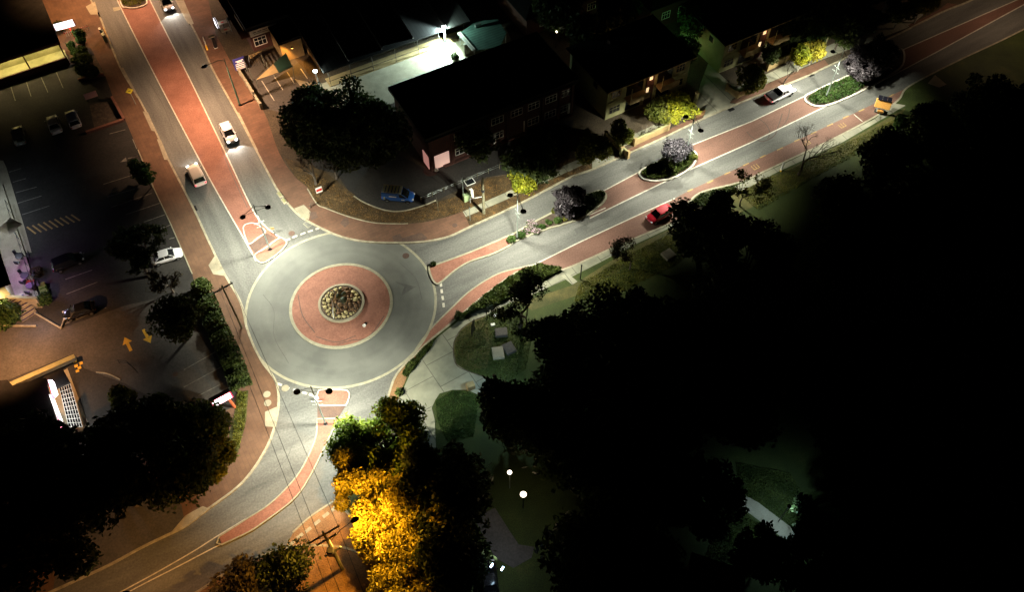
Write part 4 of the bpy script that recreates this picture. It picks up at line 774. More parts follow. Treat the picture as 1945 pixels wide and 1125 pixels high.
# ------------------------------------------------------------------ power poles and wires
def power_pole(base, h, label, arms, arm_ang, base_z=.12, r=.17, braces=True):
    b = W(*base, base_z); t = T('power_pole', label, 'power pole', b)
    MB().tube([(0, 0, 0), (0, 0, h*.5), (0, 0, h)], [r, r*.85, r*.65], 10).build('pole', M['wood'], t, smooth=True)
    d_ = Vector((math.cos(arm_ang), math.sin(arm_ang), 0)); tips = []
    for (z, l_) in arms:
        q = MB().box((0, 0, z), (l_, .12, .14), rz=arm_ang); q.box((0, .0, z), (l_, .10, .12), rz=arm_ang) if False else None
        if braces: q.tube([tuple(d_*l_*.3+Vector((0, 0, z))), (0, 0, z-.7)], .025, 4).tube([tuple(d_*-l_*.3+Vector((0, 0, z))), (0, 0, z-.7)], .025, 4)
        o = q.build('cross_arm', M['black'], t)
        for k in (-.46, -.15, .46):
            MB().lathe([(.05, .07), (.08, .14), (.05, .2), (.07, .26), (.02, .32)], tuple(d_*l_*k+Vector((0, 0, z))), 8).build('insulator', M['white'], o)
        tips.append([b+d_*l_*k+Vector((0, 0, z+.33)) for k in (-.46, -.15, .46)])
    return t, tips, b
aw = ang((600, 1040), (660, 1005))
pS, tS, bS = power_pole((650, 1082), 10.6, 'tall timber power pole with cross arms in the orange lit verge', [(9.9, 3.0), (8.6, 2.0), (5.2, 1.7)], aw)
q = MB().box((.35, 0, 0), (.7, .7, .95), bev=.1); o = q.build('transformer', M['black'], pS); o.location = (-.25, -.45, 6.6)
MB().tube([(.17, .05, .1), (.17, .05, 9)], .045, 6).build('cable_conduit', M['white'], pS)
hd = W(674, 989, 9.2)-bS
MB().tube([(0, 0, 7.6), (hd.x*.5, hd.y*.5, 8.9), (hd.x*.95, hd.y*.95, 9.25)], .035, 6).build('lamp_arm', M['black'], pS)
o = MB().lathe([(.1, -.12), (.24, -.1), (.28, 0), (.2, .12), (.04, .16)], n=14, sx=1.5).build('lamp_head', M['black'], pS, smooth=True); o.location = (hd.x, hd.y, 9.2); o.rotation_euler.z = math.atan2(hd.y, hd.x)
MB().lathe([(.2, -.15), (.22, -.13), (.02, -.125)], n=10).build('lens', M['lens_o'], o)
lo = lamp_light('sodium_light', (hd.x, hd.y, 9.05), SOD, 15000, wide=.7, cone=176, radius=.2); lo.parent = pS
pW, tW, bW = power_pole((459, 622), 8.4, 'tall thin power pole with one cross arm on the left footpath', [(7.9, 2.3)], ang((405, 552), (434, 536)), r=.12)
def wire(a, b_, sag, label, r=.022):
    pts = [a.lerp(b_, k/14)-Vector((0, 0, sag*4*(k/14)*(1-k/14))) for k in range(15)]
    o = MB().tube([p-a for p in pts], r, 4).build('power_wire', M['black']); o.location = a; return tag(o, label, 'wire', 'overhead wires')
for k, lb in enumerate(('left overhead wire crossing the bottom street', 'middle overhead wire crossing the bottom street', 'right overhead wire crossing the bottom street')):
    wire(tW[0][k], tS[0][k], .5, lb)
off_ = W(720, 1330, 9.9)
for k, lb in enumerate(('left wire leaving the big pole downward', 'middle wire leaving the big pole downward', 'right wire leaving the big pole downward')):
    wire(tS[0][k], off_+(tS[0][k]-tS[0][1]), .4, lb)
pN, tN, bN = power_pole((919, 405), 6.6, 'plain thick timber pole beside the avenue footpath', [], 0, r=.21)
MB().lathe([(.23, 4.1), (.23, 4.5)], n=10).build('pole_band', M['black'], pN)
for i, (b_, h, r_, lb, mt) in enumerate([((881, 383), 4.6, .04, 'thin flag pole beside the green cabinet', 'steel'), ((893, 419), 2.6, .045, 'short pale sign post by the avenue kerb', 'steel'), ((1062+40, 531), 2.8, .07, 'thin dark post beside the park path', 'black')]):
    o = T('post', lb, 'post', W(*b_, .13)); MB().tube([(0, 0, 0), (0, 0, h)], r_, 8).build('shaft', M[mt], o); MB().lathe([(r_*1.6, 0), (r_*1.4, .08)], (0, 0, h), 8).build('cap', M['black'], o)
o = T('post', 'white round bollard post on the dry verge beside the leafless tree', 'post', W(1483, 325, .13)); MB().tube([(0, 0, 0), (0, 0, 1.6)], .12, 10).build('shaft', M['white'], o); MB().lathe([(.13, 0), (.08, .06)], (0, 0, 1.6), 10).build('cap', M['white'], o); MB().tube([(0, 0, .0), (0, 0, .25)], .13, 10).build('foot_band', M['yline'], o)
o = T('post', 'white and yellow post beside the right kerb of the left street', 'post', W(394, 94, .13)); MB().tube([(0, 0, .8), (0, 0, 2.3)], .08, 10).build('shaft', M['white'], o); MB().tube([(0, 0, 0), (0, 0, .8)], .14, 10).build('foot_band', M['yline'], o)
for (a, b_, lb) in (((1358, 108), (1350, 122), 'green lit gate pillar'),):
    pass
for (x, y, h, lb) in ((1319, 200, 2.3, 'tall pale fence pillar lit green at the first house corner'), (1564, 88, 2.6, 'tall pale fence pillar lit green past the second house'), (1179, 294, 1.5, 'pale pillar at the driveway beside the olive tree')):
    o = T('gate_pillar', lb, 'pillar', W(x, y, .13)); MB().box((0, 0, h/2), (.42, .42, h), rz=AE, bev=.03).build('shaft', M['cream'], o); MB().box((0, 0, h+.05), (.54, .54, .1), rz=AE).build('cap', M['creamdk'], o)
# ------------------------------------------------------------------ vehicles
def vehicle(label, cat, px, to, paint, kind='hatch', name='car', lights=None, s=1.0, z=0.012, hz=.75, Lf=1.0, group=None):
    c = W(px[0], px[1], hz); e = W(to[0], to[1], hz); a = math.atan2(e.y-c.y, e.x-c.x)
    t = T(name, label, cat, (c.x, c.y, z), a, group); s *= .87; t.scale = (s, s, s)
    van = kind == 'van'; ute = kind == 'ute'
    if van: st = [(-2.5, .82, .45, 1.0), (-2.42, .93, .3, 1.15), (-1.3, .96, .25, 1.15), (.4, .96, .25, 1.15), (1.4, .95, .25, 1.1), (2.1, .9, .28, .98), (2.4, .8, .32, .82), (2.5, .62, .42, .68)]
    elif ute: st = [(-2.6, .86, .5, .98), (-2.5, .92, .42, 1.02), (-1.2, .94, .36, 1.04), (.4, .94, .34, 1.04), (1.5, .92, .34, 1.02), (2.2, .88, .36, .94), (2.5, .78, .4, .8), (2.6, .6, .48, .68)]
    else: st = [(-2.15, .62, .45, .80), (-2.06, .82, .3, .93), (-1.5, .88, .24, .98), (-.4, .9, .22, .96), (.9, .89, .22, .93), (1.55, .86, .24, .84), (1.95, .78, .3, .72), (2.15, .58, .4, .58)]
    vs = []; fs = []; n = 12
    for x, w_, zb_, zt in st:
        x *= Lf
        half = [(w_*.55, zb_), (w_*.93, zb_+.06), (w_, zb_+(zt-zb_)*.45), (w_*.975, zt-.10), (w_*.88, zt-.02), (w_*.45, zt+.025)]
        ring = [(y, z_) for y, z_ in half] + [(-y, z_) for y, z_ in reversed(half)]
        vs += [(x, y, z_) for y, z_ in ring]
    for i in range(len(st)-1):
        for k in range(n): j = (k+1) % n; fs.append((i*n+k, i*n+j, (i+1)*n+j, (i+1)*n+k))
    fs += [tuple(reversed(range(n))), tuple(range((len(st)-1)*n, len(st)*n))]
    MB().add(vs, fs).build('body', paint, t, smooth=True)
    if van: gb = (-2.42, 1.75, .88, 1.1); gr = (-2.32, .75, .80, 1.93)
    elif ute: gb = (-.55, 1.35, .86, 1.0); gr = (-.35, .65, .68, 1.68)
    elif kind == 'suv': gb = (-1.98, 1.15, .83, .92); gr = (-1.7, .45, .68, 1.58)
    elif kind == 'sedan': gb = (-1.6, 1.15, .82, .92); gr = (-.95, .35, .62, 1.40)
    else: gb = (-1.9, 1.15, .82, .92); gr = (-1.45, .35, .64, 1.45)
    x0, x1, w0, z0 = gb; X0, X1, w1, z1_ = gr; x0 *= Lf; x1 *= Lf; X0 *= Lf; X1 *= Lf
    B = [Vector((x0, -w0, z0)), Vector((x1, -w0*.94, z0-.04)), Vector((x1, w0*.94, z0-.04)), Vector((x0, w0, z0))]
    U = [Vector((X0, -w1, z1_)), Vector((X1, -w1*.97, z1_)), Vector((X1, w1*.97, z1_)), Vector((X0, w1, z1_))]
    sidem = paint if van else M['glass']
    MB().add([B[1], B[2], U[2], U[1]], [(0, 1, 2, 3)]).build('windscreen', M['glass'], t)
    MB().add([B[0], B[3], U[3], U[0]], [(3, 2, 1, 0)]).build('rear_window', M['glass'], t)
    for sgn, (i, j) in ((1, (0, 1)), (-1, (3, 2))):
        if van:
            f_ = .56
            pa = [B[i], B[i].lerp(B[j], f_+.12), U[i].lerp(U[j], f_+.3), U[i]]; pb = [B[i].lerp(B[j], f_+.12), B[j], U[j], U[i].lerp(U[j], f_+.3)]
            MB().add(pa, [(0, 1, 2, 3)]).build('side_panel', paint, t); MB().add(pb, [(0, 1, 2, 3)]).build('side_window', M['glass'], t)
        else: MB().add([B[i], B[j], U[j], U[i]], [(0, 1, 2, 3)]).build('side_window', M['glass'], t)
    rf = MB(); g_ = .03
    ro = [(X0-g_, -w1-g_), (X0+.15, -w1-g_*1.5), (X1-.15, -w1-g_*1.5), (X1+g_, -w1*.9), (X1+g_*2, 0), (X1+g_, w1*.9), (X1-.15, w1+g_*1.5), (X0+.15, w1+g_*1.5), (X0-g_, w1+g_)]
    rin = [(x*.93+(X0+X1)/2*.07, y*.8) for x, y in ro]; m_ = len(ro)
    vv = [(x, y, z1_-.03) for x, y in ro]+[(x, y, z1_+.02) for x, y in ro]+[(x, y, z1_+.05) for x, y in rin]
    ff = [tuple(range(2*m_, 3*m_))]
    for r_ in range(2):
        for i in range(m_): j = (i+1) % m_; ff.append((r_*m_+i, r_*m_+j, (r_+1)*m_+j, (r_+1)*m_+i))
    rf.add(vv, ff).build('roof', paint, t)
    for i in range(4): MB().tube([B[i], U[i]], .045, 5).build('pillar', paint, t)
    if not van:
        for (i, j) in ((0, 1), (3, 2)): MB().tube([B[i].lerp(B[j], .48), U[i].lerp(U[j], .5)], .035, 5).build('pillar', paint, t)
    wx = (1.35*Lf, -1.35*Lf) if not (van or ute) else (1.65, -1.6)
    wr = .32 if not (van or ute) else .37; wy = .80 if not (van or ute) else .84
    for x in wx:
        for sy in (-1, 1):
            rot = Matrix.Rotation(R(90), 3, 'X')
            q = MB().lathe([(wr*.55, -.11), (wr*.96, -.11), (wr, -.06), (wr, .06), (wr*.96, .11), (wr*.55, .11)], n=18); q.v = [tuple(rot @ Vector(p)) for p in q.v]
            wh = q.build('wheel', M['tyre'], t); wh.location = (x, sy*wy, wr)
            q = MB().lathe([(wr*.62, -.112), (wr*.62, .112)], n=12); q.v = [tuple(rot @ Vector(p)) for p in q.v]; q.build('rim', M['alloy'], wh)
            q = MB(); q.add([(wr*1.18*math.cos(a_), 0, wr*1.18*math.sin(a_)) for a_ in [math.pi*k/10 for k in range(11)]] + [(0, 0, 0)], [tuple([k, k+1, 11]) for k in range(10)])
            o = q.build('wheel_arch', M['black'], t); o.location = (x, sy*(.905 if not (van or ute) else .955), wr*.95)
    fx = st[-2][0]*Lf; fz = st[-2][3]; fw = st[-2][1]; bx = st[1][0]*Lf; bz = st[1][3]; bw = st[1][1]
    hm = M['headl'] if lights else M['headdim']; tm_ = M['tail'] if lights else M['taildim']
    for sy in (-1, 1):
        MB().box((0, 0, 0), (.36, .36, .18), bev=.05).build('headlight', hm, t).location = (fx-.03, sy*(fw-.19), fz-.08)
        MB().box((0, 0, 0), (.10, .22, .3 if van else .17), bev=.03).build('tail_light', tm_, t).location = (bx-.04, sy*(bw-.13), bz-.2)
        MB().box((0, 0, 0), (.14, .2, .13), bev=.03).build('mirror', paint, t).location = (x1-.28, sy*(w0+.14), z0+.08)
    MB().box((0, 0, 0), (.05, .42, .11)).build('number_plate', M['white'], t).location = (st[0][0]*Lf-.02, 0, .62)
    MB().box((0, 0, 0), (.06, 1.0, .12)).build('grille', M['black'], t).location = (st[-1][0]*Lf-.02, 0, .50)
    if lights:
        for sy in (-1, 1):
            hl_ = lamp_light('headlight_beam', (fx+.35, sy*.6, .62), (1, .97, .88), lights, cone=95, wide=0, radius=.08, aim=(fx+6, sy*.8, -.3)); hl_.parent = t
        tl = bpy.data.lights.new('tail_beam', 'POINT'); tl.energy = 1.5; tl.color = (1, .03, .04); tl.shadow_soft_size = .1
        o = bpy.data.objects.new('tail_beam', tl); C.objects.link(o); o.parent = t; o.location = (bx-.35, 0, .65)
    return t
def paint(name, c, rough=.3, metal=0.0): return mat(name, c, rough=rough, metal=metal, coat=.7)
P_w = paint('paint_white', (.80, .80, .82)); P_s = paint('paint_cream', (.84, .81, .74), .35); P_r = paint('paint_red', (.50, .012, .03)); P_b = paint('paint_blue', (.02, .09, .33)); P_k = paint('paint_black', (.012, .012, .014), .15); P_g = paint('paint_grey', (.22, .22, .2))
vehicle('white moving car with lit headlights between the upper kerb and the red median', 'car', (433, 250), (450, 285), P_w, 'hatch', lights=520, s=1.05)
vehicle('white moving car at the very top edge, cut by the frame', 'car', (315, 2), (330, 35), P_w, 'suv', lights=520, s=1.05)
vehicle('cream silver car driving away up the left lane', 'car', (372, 330), (356, 297), P_s, 'suv', lights=140, s=1.08)
u = vehicle('white cab utility truck with dark open tray and red tail lights on the avenue', 'pickup truck', (1483, 176), (1520, 158), P_w, 'ute', name='pickup_truck', lights=160)
q = MB().box((-1.55, 0, 1.02), (2.0, 1.62, .1)); q.box((-1.55, .86, 1.2), (2.0, .06, .36)); q.box((-1.55, -.86, 1.2), (2.0, .06, .36)); q.box((-2.56, 0, 1.2), (.06, 1.7, .36)); q.box((-.55, 0, 1.25), (.08, 1.7, .5)); q.build('tray', M['black'], u)
vehicle('red parked car on the brick strip, its rear under the dark tree', 'car', (1253, 405), (1229, 418), P_r, 'hatch', s=.98)
v = vehicle('blue van with a slatted pale roof rack parked by the leafy verge', 'van', (756, 371), (790, 374), P_b, 'van', name='van', z=.14, s=.95)
q = MB(); 
for sy in (-.76, .76): q.tube([(-2.28, sy, 2.07), (.72, sy, 2.07)], .035, 5)
for x in (-2.28, .72): q.tube([(x, -.76, 2.07), (x, .76, 2.07)], .035, 5)
rk = q.build('roof_rack', M['white'], v)
for k in range(6): MB().box((-2.05+k*.51, 0, 2.06), (.34, 1.44, .05)).build('rack_panel', M['rackp'], rk)
MB().box((-.6, -.935, 1.36), (1.15, .02, .17), rot=Matrix.Rotation(R(-7), 3, 'X')).build('side_lettering', M['white'], v)
MB().box((-1.95, -.99, .88), (.26, .02, .5)).build('side_picture', M['pinkp'] if 'pinkp' in M else M['cream'], v)
MB().box((.95, -.985, .86), (.5, .02, .12)).build('door_lettering', M['white'], v)
for (x, y, tx, ty, p_, k, lb) in [(35, 256, 29, 232, P_g, 'suv', 'grey parked car, left one of the three in the upper left car park'), (102, 235, 93, 210, P_s, 'sedan', 'silver parked car, middle one of the three in the upper left car park'), (138, 225, 128, 203, P_w, 'suv', 'white parked car, right one of the three in the upper left car park'),
                                  (316, 486, 345, 477, P_w, 'sedan', 'white parked car under the dark sparse tree'), (150, 590, 118, 600, P_k, 'sedan', 'black parked car near the striped steps'), (128, 497, 160, 484, P_k, 'suv', 'black parked car between the lit veranda and the dark tree')]:
    vehicle(lb, 'car', (x, y), (tx, ty), p_, k, z=.14)
vehicle('parked car with red tail lights hidden under the black tree', 'car', (90, 872), (60, 905), P_k, 'sedan', z=.14, lights=20)
vehicle('dark car beside the curved path lamps at the bottom', 'car', (930, 1100), (925, 1060), P_k, 'sedan', z=.14)
# message board trailer
t = T('message_trailer', 'orange message board trailer with three dark solar panels at the kerb', 'trailer', W(1670, 214, .02), AE+R(-50)); t.scale = (.72, .72, .72)
sh = MB().box((0, 0, 2.25), (2.9, .28, 1.7), rot=Matrix.Rotation(R(-28), 3, 'X'), bev=.06); sh.build('message_board', M['orange'], t)
for k in (-.72, .72): MB().box((k, -.17, 2.17), (1.3, .06, 1.4), rot=Matrix.Rotation(R(-28), 3, 'X')).build('board_door', M['orange'], t)
for k in (-.85, 0, .85): MB().box((k, .55, 3.12), (.78, 1.1, .05), rot=Matrix.Rotation(R(12), 3, 'X')).build('solar_panel', M['solar'], t)
MB().tube([(0, 0, .5), (0, 0, 2.0)], .09, 8).build('mast', M['steel'], t)
q = MB().box((0, 0, .55), (1.6, 1.1, .12)); q.tube([(0, -.5, .55), (0, -2.0, .5)], .06, 6); q.tube([(-.9, -.4, .6), (-.9, -.4, .05)], .04, 5).tube([(.9, .5, .6), (.9, .5, .05)], .04, 5).tube([(-.9, .5, .6), (-.9, .5, .05)], .04, 5); q.build('chassis', M['steel'], t)
MB().box((0, -.45, .85), (1.1, .55, .5), bev=.05).build('battery_box', M['orange'], t)
for sx in (-1, 1):
    q = MB().lathe([(.3, -.1), (.3, .1)], n=14); rot = Matrix.Rotation(R(90), 3, 'Y'); q.v = [tuple(rot @ Vector(p)) for p in q.v]; o = q.build('wheel', M['tyre'], t); o.location = (sx*.88, .1, .3)
# ------------------------------------------------------------------ sculpture in the ring
cS = W(642, 552, 3.6); bse = Vector((RK2.x-.25, RK2.y+.3, .28)); t = T('sculpture', 'pale slender curved sculpture with green bronze discs standing among the rocks', 'sculpture', bse)
pp = [W(634, 605, .35), W(632, 592, 1.1), W(633, 575, 2.0), W(637, 560, 2.8), W(642, 549, 3.4)]
MB().tube([p-bse for p in pp], [.05, .07, .09, .10, .05], 8).build('curved_mast', M['white'], t, smooth=True)
MB().tube([pp[3]-bse+Vector((-.5, .05, .2)), pp[3]-bse+Vector((0, 0, .3)), pp[3]-bse+Vector((.55, .1, .15))], [.03, .06, .03], 6).build('cross_arm', M['white'], t)
for (x, y, z, r_) in ((643, 562, 2.0, .38), (652, 570, 1.5, .42), (653, 558, 1.9, .3), (646, 554, 2.4, .28)):
    o = MB().lathe([(r_*.5, -.05), (r_, 0), (r_*.9, .08), (r_*.2, .14)], n=14).build('disc', M['patina'], t, smooth=True); o.location = W(x, y, z)-bse; o.rotation_euler = (R(25), R(-12), 0)
for (x, y, z) in ((643, 566, .3), (654, 574, .3)): MB().tube([W(x, y+6, .3)-bse, W(x, y, z+1.5)-bse], .05, 6).build('stem', M['patina'], t)
o = T('survey_marker', 'small white ring lying on the red apron below the rock ring', 'marker', W(692, 619, .095)); MB().lathe([(.2, 0), (.2, .1), (.09, .1), (.09, .02)], n=12).build('ring', M['white'], o); MB().box((.15, .25, .03), (.3, .2, .05)).build('plate', M['black'], o)
# ------------------------------------------------------------------ buildings
def building(label, cat, p0, depth, L_, h, wallm, roofm, name='building', rz=None, over=.5, roof='flat', rise=1.6, par=0.0, back_over=None):
    b = W(*p0, .12); t = T(name, label, cat, b, AE if rz is None else rz)
    MB().box((L_/2, depth/2, h/2), (L_, depth, h)).build('wall', M[wallm], t)
    q = MB(); o_ = over
    if roof == 'flat':
        q.box((L_/2, depth/2, h+.12), (L_+2*o_, depth+2*o_, .24)); 
        r_ = q.build('roof', M[roofm], t)
        if par:
            p_ = MB(); w_ = .18
            p_.box((L_/2, -o_+w_/2, h+.24+par/2), (L_+2*o_, w_, par)).box((L_/2, depth+o_-w_/2, h+.24+par/2), (L_+2*o_, w_, par)).box((-o_+w_/2, depth/2, h+.24+par/2), (w_, depth+2*o_-2*w_, par)).box((L_+o_-w_/2, depth/2, h+.24+par/2), (w_, depth+2*o_-2*w_, par)); p_.build('parapet', M[roofm], r_)
    else:
        x0, x1, y0, y1 = -o_, L_+o_, -o_, depth+o_; m_ = min(x1-x0, y1-y0)/2; zz = h
        if roof == 'hip': rp = [(x0+m_, (y0+y1)/2, zz+rise), (x1-m_, (y0+y1)/2, zz+rise)]
        else: rp = [(x0, (y0+y1)/2, zz+rise), (x1, (y0+y1)/2, zz+rise)]
        v_ = [(x0, y0, zz), (x1, y0, zz), (x1, y1, zz), (x0, y1, zz)]+rp+[(x0, y0, zz-.18), (x1, y0, zz-.18), (x1, y1, zz-.18), (x0, y1, zz-.18)]
        q.add(v_, [(0, 1, 5, 4), (1, 2, 5), (2, 3, 4, 5), (3, 0, 4), (6, 7, 1, 0), (7, 8, 2, 1), (8, 9, 3, 2), (9, 6, 0, 3), (9, 8, 7, 6)]); r_ = q.build('roof', M[roofm], t)
        MB().box((L_/2, depth/2, zz+rise+.04), (max(.3, rp[1][0]-rp[0][0]), .2, .08)).build('ridge', M[roofm], r_)
    q = MB().box((L_/2, -o_-.06, h-.05), (L_+2*o_, .12, .14)); q.build('gutter', M['creamdk'] if wallm == 'cream' else M['roof'], t)
    return t, r_
def window(t, x, z, w_, h_, frame='white', glass='glass', y=0.0, side=None, bars=2, depth=None):
    # side None: front wall; 'l': left wall (x is distance along depth)
    f = MB(); g_ = MB()
    def bx(m_, a, b_, c_, d_, e, g2):
        if side == 'l': m_.box((-b_, a, c_), (e, d_, g2))
        else: m_.box((a, b_, c_), (d_, e, g2))
    fr = .07
    bx(f, x, y-.03, z+h_/2, w_+fr, .08, fr); bx(f, x, y-.03, z-h_/2, w_+fr, .08, fr); bx(f, x-w_/2, y-.03, z, fr, .08, h_-fr); bx(f, x+w_/2, y-.03, z, fr, .08, h_-fr)
    for k in range(1, bars+1): bx(f, x-w_/2+w_*k/(bars+1), y-.025, z, .05, .06, h_-fr)
    bx(f, x, y-.02, z+h_*.1, w_-fr, .05, .05)
    bx(g_, x, y-.005, z, w_-fr, .03, h_-fr)
    o = f.build('window', M[frame], t); g_.build('pane', M[glass], o); return o
# long two storey brick building beside the car park
t, r_ = building('long dark two storey brick building with white window frames and a lit arched entrance', 'building', (818, 325), 10.1, 21.8, 5.9, 'redbrick', 'roof', over=.45, par=.3)
for k, x in enumerate((4.6, 7.4, 10.1, 13.0, 15.6, 18.3, 20.6)):
    if k not in (3,): window(t, x, 1.55, 1.7, 1.15)
    window(t, x, 4.3, 1.7, 1.1)
window(t, 1.9, 4.3, 1.2, 1.0, bars=1)
for x in (.25, 3.3, 6.0, 8.8, 11.6, 14.4, 17.0, 19.6, 21.6): MB().box((x, -.13, 2.95), (.4, .26, 5.8)).build('brick_pier', M['redbrick'], t)
MB().box((11.8, -.22, .15), (20, .44, .3)).build('plinth', M['redbrick'], t)
q = MB(); q.box((1.75, -.06, 1.25), (2.1, .1, 2.3)); q.build('entrance_glow_panel', emat('entrance_glow', (1, .62, .50), .55), t)  # emissive panel, stands in for interior light on the entrance wall
MB().lathe([(.95, -.03), (.95, .03)], n=20).build('arch_panel', M['redbrick'], t); t.children[-1].location = (1.55, -.14, .35); t.children[-1].rotation_euler = (R(90), 0, 0)
for x in (5.6, 9.6, 14.2, 21.2): MB().box((x, -.12, 1.35), (.3, .1, 1.9)).build('door_frame', M['white'], t)
MB().box((-.06, 1.0, 1.3), (.1, 1.6, 2.2)).build('side_glow_panel', emat('side_wall_glow', (1, .45, .38), .35), t)  # piece of side wall made to glow in place of light falling on it
for (x, y) in ((5, 4), (9, 6.5), (14, 3.5), (18, 7)): MB().box((x, y, 6.6), (1.3, 1.0, .8), bev=.05).build('air_unit', M['roofm'], r_)
o = T('rubbish_bag', 'small pale bag on the ground at the corner of the brick building', 'bag', W(829, 324, .13)); MB().lathe([(.25, 0), (.32, .12), (.22, .3), (.06, .38)], n=9).build('sack', M['white'], o)
# long shed with lit veranda
azB = AE - R(.3)
pz = W(604, 139, 2.95); tB = T('building', 'long dark roofed building with a lit veranda and floodlights along its lower eave', 'building', (pz.x+.3, pz.y+1.9, .12), azB)
MB().box((11, 9, 1.4), (22, 14, 2.8)).build('wall', M['creamdk'], tB)
q = MB(); q.add([(-.5, -1.9, 2.9), (22.5, -1.9, 2.9), (22.5, 9, 4.6), (-.5, 9, 4.6), (22.5, 18, 2.9), (-.5, 18, 2.9), (-.5, -1.9, 2.75), (22.5, -1.9, 2.75), (22.5, 18, 2.75), (-.5, 18, 2.75)], [(0, 1, 2, 3), (3, 2, 4, 5), (6, 7, 1, 0), (7, 8, 4, 2, 1), (8, 9, 5, 4), (9, 6, 0, 3, 5), (9, 8, 7, 6)])
rB = q.build('roof', M['roofm'], tB)
for x in (3.5, 8.6, 13.5, 18.5): MB().box((x, 3.2, 3.80), (.16, 9.5, .3), rot=Matrix.Rotation(math.atan2(1.7, 10.9), 3, 'X')).build('roof_rib', M['lot2'], rB)
for x in (.2, 3.4, 6.8, 10.4, 14.0, 17.4, 21.5): MB().tube([(x, -1.7, 0), (x, -1.7, 2.75)], .04, 6).build('veranda_post', M['lot2'], tB)
MB().box((11, -.85, .06), (22, 1.9, .12)).build('veranda_floor', M['creamdk'], tB)
for x in (2.2, 6, 9.5, 13, 16.2, 19.5): window(tB, x, 1.5, 1.5, 1.3, y=2.0)
q = MB(); q.tube([(0, -1.75, 1.0), (22, -1.75, 1.0)], .04, 5).build('hand_rail', M['black'], tB)
def flood(loc, aim, label, power, color=(.80, 1, .93), cone=125):
    t_ = T('floodlight', label, 'floodlight', loc, azB); MB().box((0, 0, .05), (.34, .26, .3), bev=.05).build('housing', M['coollamp'], t_); MB().tube([(0, .1, .1), (0, .6, -.2)], .03, 5).build('bracket', M['steel'], t_)
    lo = lamp_light('flood_beam', Vector(loc)+Vector((0, -.1, -.35)), color, power, cone=cone, wide=0, aim=aim, radius=.12)
# lit yard
sheet('yard', [(560, 150), (606, 160), (700, 130), (905, 60), (960, 50), (980, 95), (760, 190), (640, 240), (600, 200)], z1+.02, M['apron'], label='pale concrete yard between the dark roofs')
pA = T('yard_lamp', 'tall white flood lamp post glowing at the right end of the long roof', 'lamp', W(846, 84, .15)); MB().tube([(0, 0, 0), (0, 0, 3.1)], .13, 10).build('post', M['white'], pA); MB().box((0, 0, 3.2), (.5, .3, .3), bev=.05).build('lamp_head', M['coollamp'], pA)
pl = pA.location
lamp_light('yard_beam', (pl.x+.1, pl.y-.5, 3.2), (.74, 1, .97), 15000, cone=150, wide=0, aim=tuple(W(812, 108, 0)), radius=.15)
lamp_light('yard_side_beam', (pl.x+.4, pl.y-.1, 3.5), (.70, 1, .85), 1300, cone=160, wide=0, aim=tuple(W(925, 62, 2.3)), radius=.15)
pA2 = T('yard_lamp', 'white flood lamp post at the left end of the long roof, above the huge tree', 'lamp', W(606, 166, .15)); MB().tube([(0, 0, 0), (0, 0, 2.9)], .13, 10).build('post', M['white'], pA2); MB().box((0, 0, 3.0), (.5, .3, .3), bev=.05).build('lamp_head', M['coollamp'], pA2)
pl = pA2.location; lamp_light('yard_beam', (pl.x+.5, pl.y-.1, 3.1), (.85, 1, .85), 420, cone=150, wide=0, aim=(pl.x+5, pl.y+.5, 0), radius=.15)
# teal canopy
zc_ = 2.3; cp = [W(872, 63, zc_), W(893, 102, zc_), W(900, 96, zc_), W(950, 88, zc_), W(962, 62, zc_), W(945, 36, zc_), W(905, 40, zc_)]
b0 = W(915, 100, .12); tC = T('canopy', 'teal metal roofed canopy lit by the yard flood lamp', 'canopy', b0)
MB().prism([(p.x, p.y) for p in (cp[0], cp[2], cp[3], cp[4], cp[5], cp[6])], zc_-.12, zc_).build('roof', M['teal'], tC, world=True)
for i in (0, 2, 3, 4, 5, 6): MB().tube([(cp[i].x*.97+b0.x*.03, cp[i].y*.97+b0.y*.03, .12), (cp[i].x*.97+b0.x*.03, cp[i].y*.97+b0.y*.03, zc_-.1)], .06, 6).build('post', M['white'], tC, world=True)
MB().box(((cp[0].x+cp[2].x)/2, (cp[0].y+cp[2].y)/2, zc_+.12), ((cp[2]-cp[0]).length, .5, .22), rz=math.atan2(cp[2].y-cp[0].y, cp[2].x-cp[0].x)).build('box_gutter', M['white'], tC, world=True)
MB().box((W(908, 47, zc_+.3)), (1.0, .3, .5), rz=AE).build('roof_vent', M['steel'], tC, world=True)
wl = T('yard_wall', 'pale rendered wall piece beside the teal canopy', 'wall', W(884, 105, .15), AE); MB().box((1.2, 0, 1.0), (2.6, .2, 2.0)).build('panel', M['apron'], wl); MB().box((1.2, 0, 2.04), (2.7, .3, .08)).build('coping', M['white'], wl)
bush(866, 116, .9, .9, 'dark bush at the lit yard edge beside the canopy wall', 'dark', 700, .14)
# orange lit shop walls right of the left street
tS2, _ = building('red brick corner shop with a white name board under its dark roof', 'shop', (483, 98), 11, 7.0, 4.0, 'redbrick', 'roof', name='shop', over=.3, par=.25)
sg = T('name_board', 'white name board with faint writing on the red brick shop', 'sign', tS2.location+Vector((0, 0, 0)), AE); MB().box((2.1, -.42, 3.35), (4.1, .08, .95)).build('board', M['white'], sg)
for k, (x, w_) in enumerate(((.75, .5), (1.5, .6), (2.3, .7), (3.2, .8))): MB().box((x, -.47, 3.5), (w_, .02, .10)).build('lettering', M['patchb'], sg)
MB().box((2.1, -.47, 3.2), (3.0, .02, .06)).build('lettering', M['patchb'], sg)
for x in (1.3, 4.6): window(tS2, x, 1.5, 1.8, 1.4)
MB().box((-.6, 5.5, 2.7), (1.2, 11, .1)).build('awning', M['redbrick'], tS2)
MB().box((-.4, 3, 3.35), (.06, 3.6, .6)).build('side_fascia', M['creamdk'], tS2)
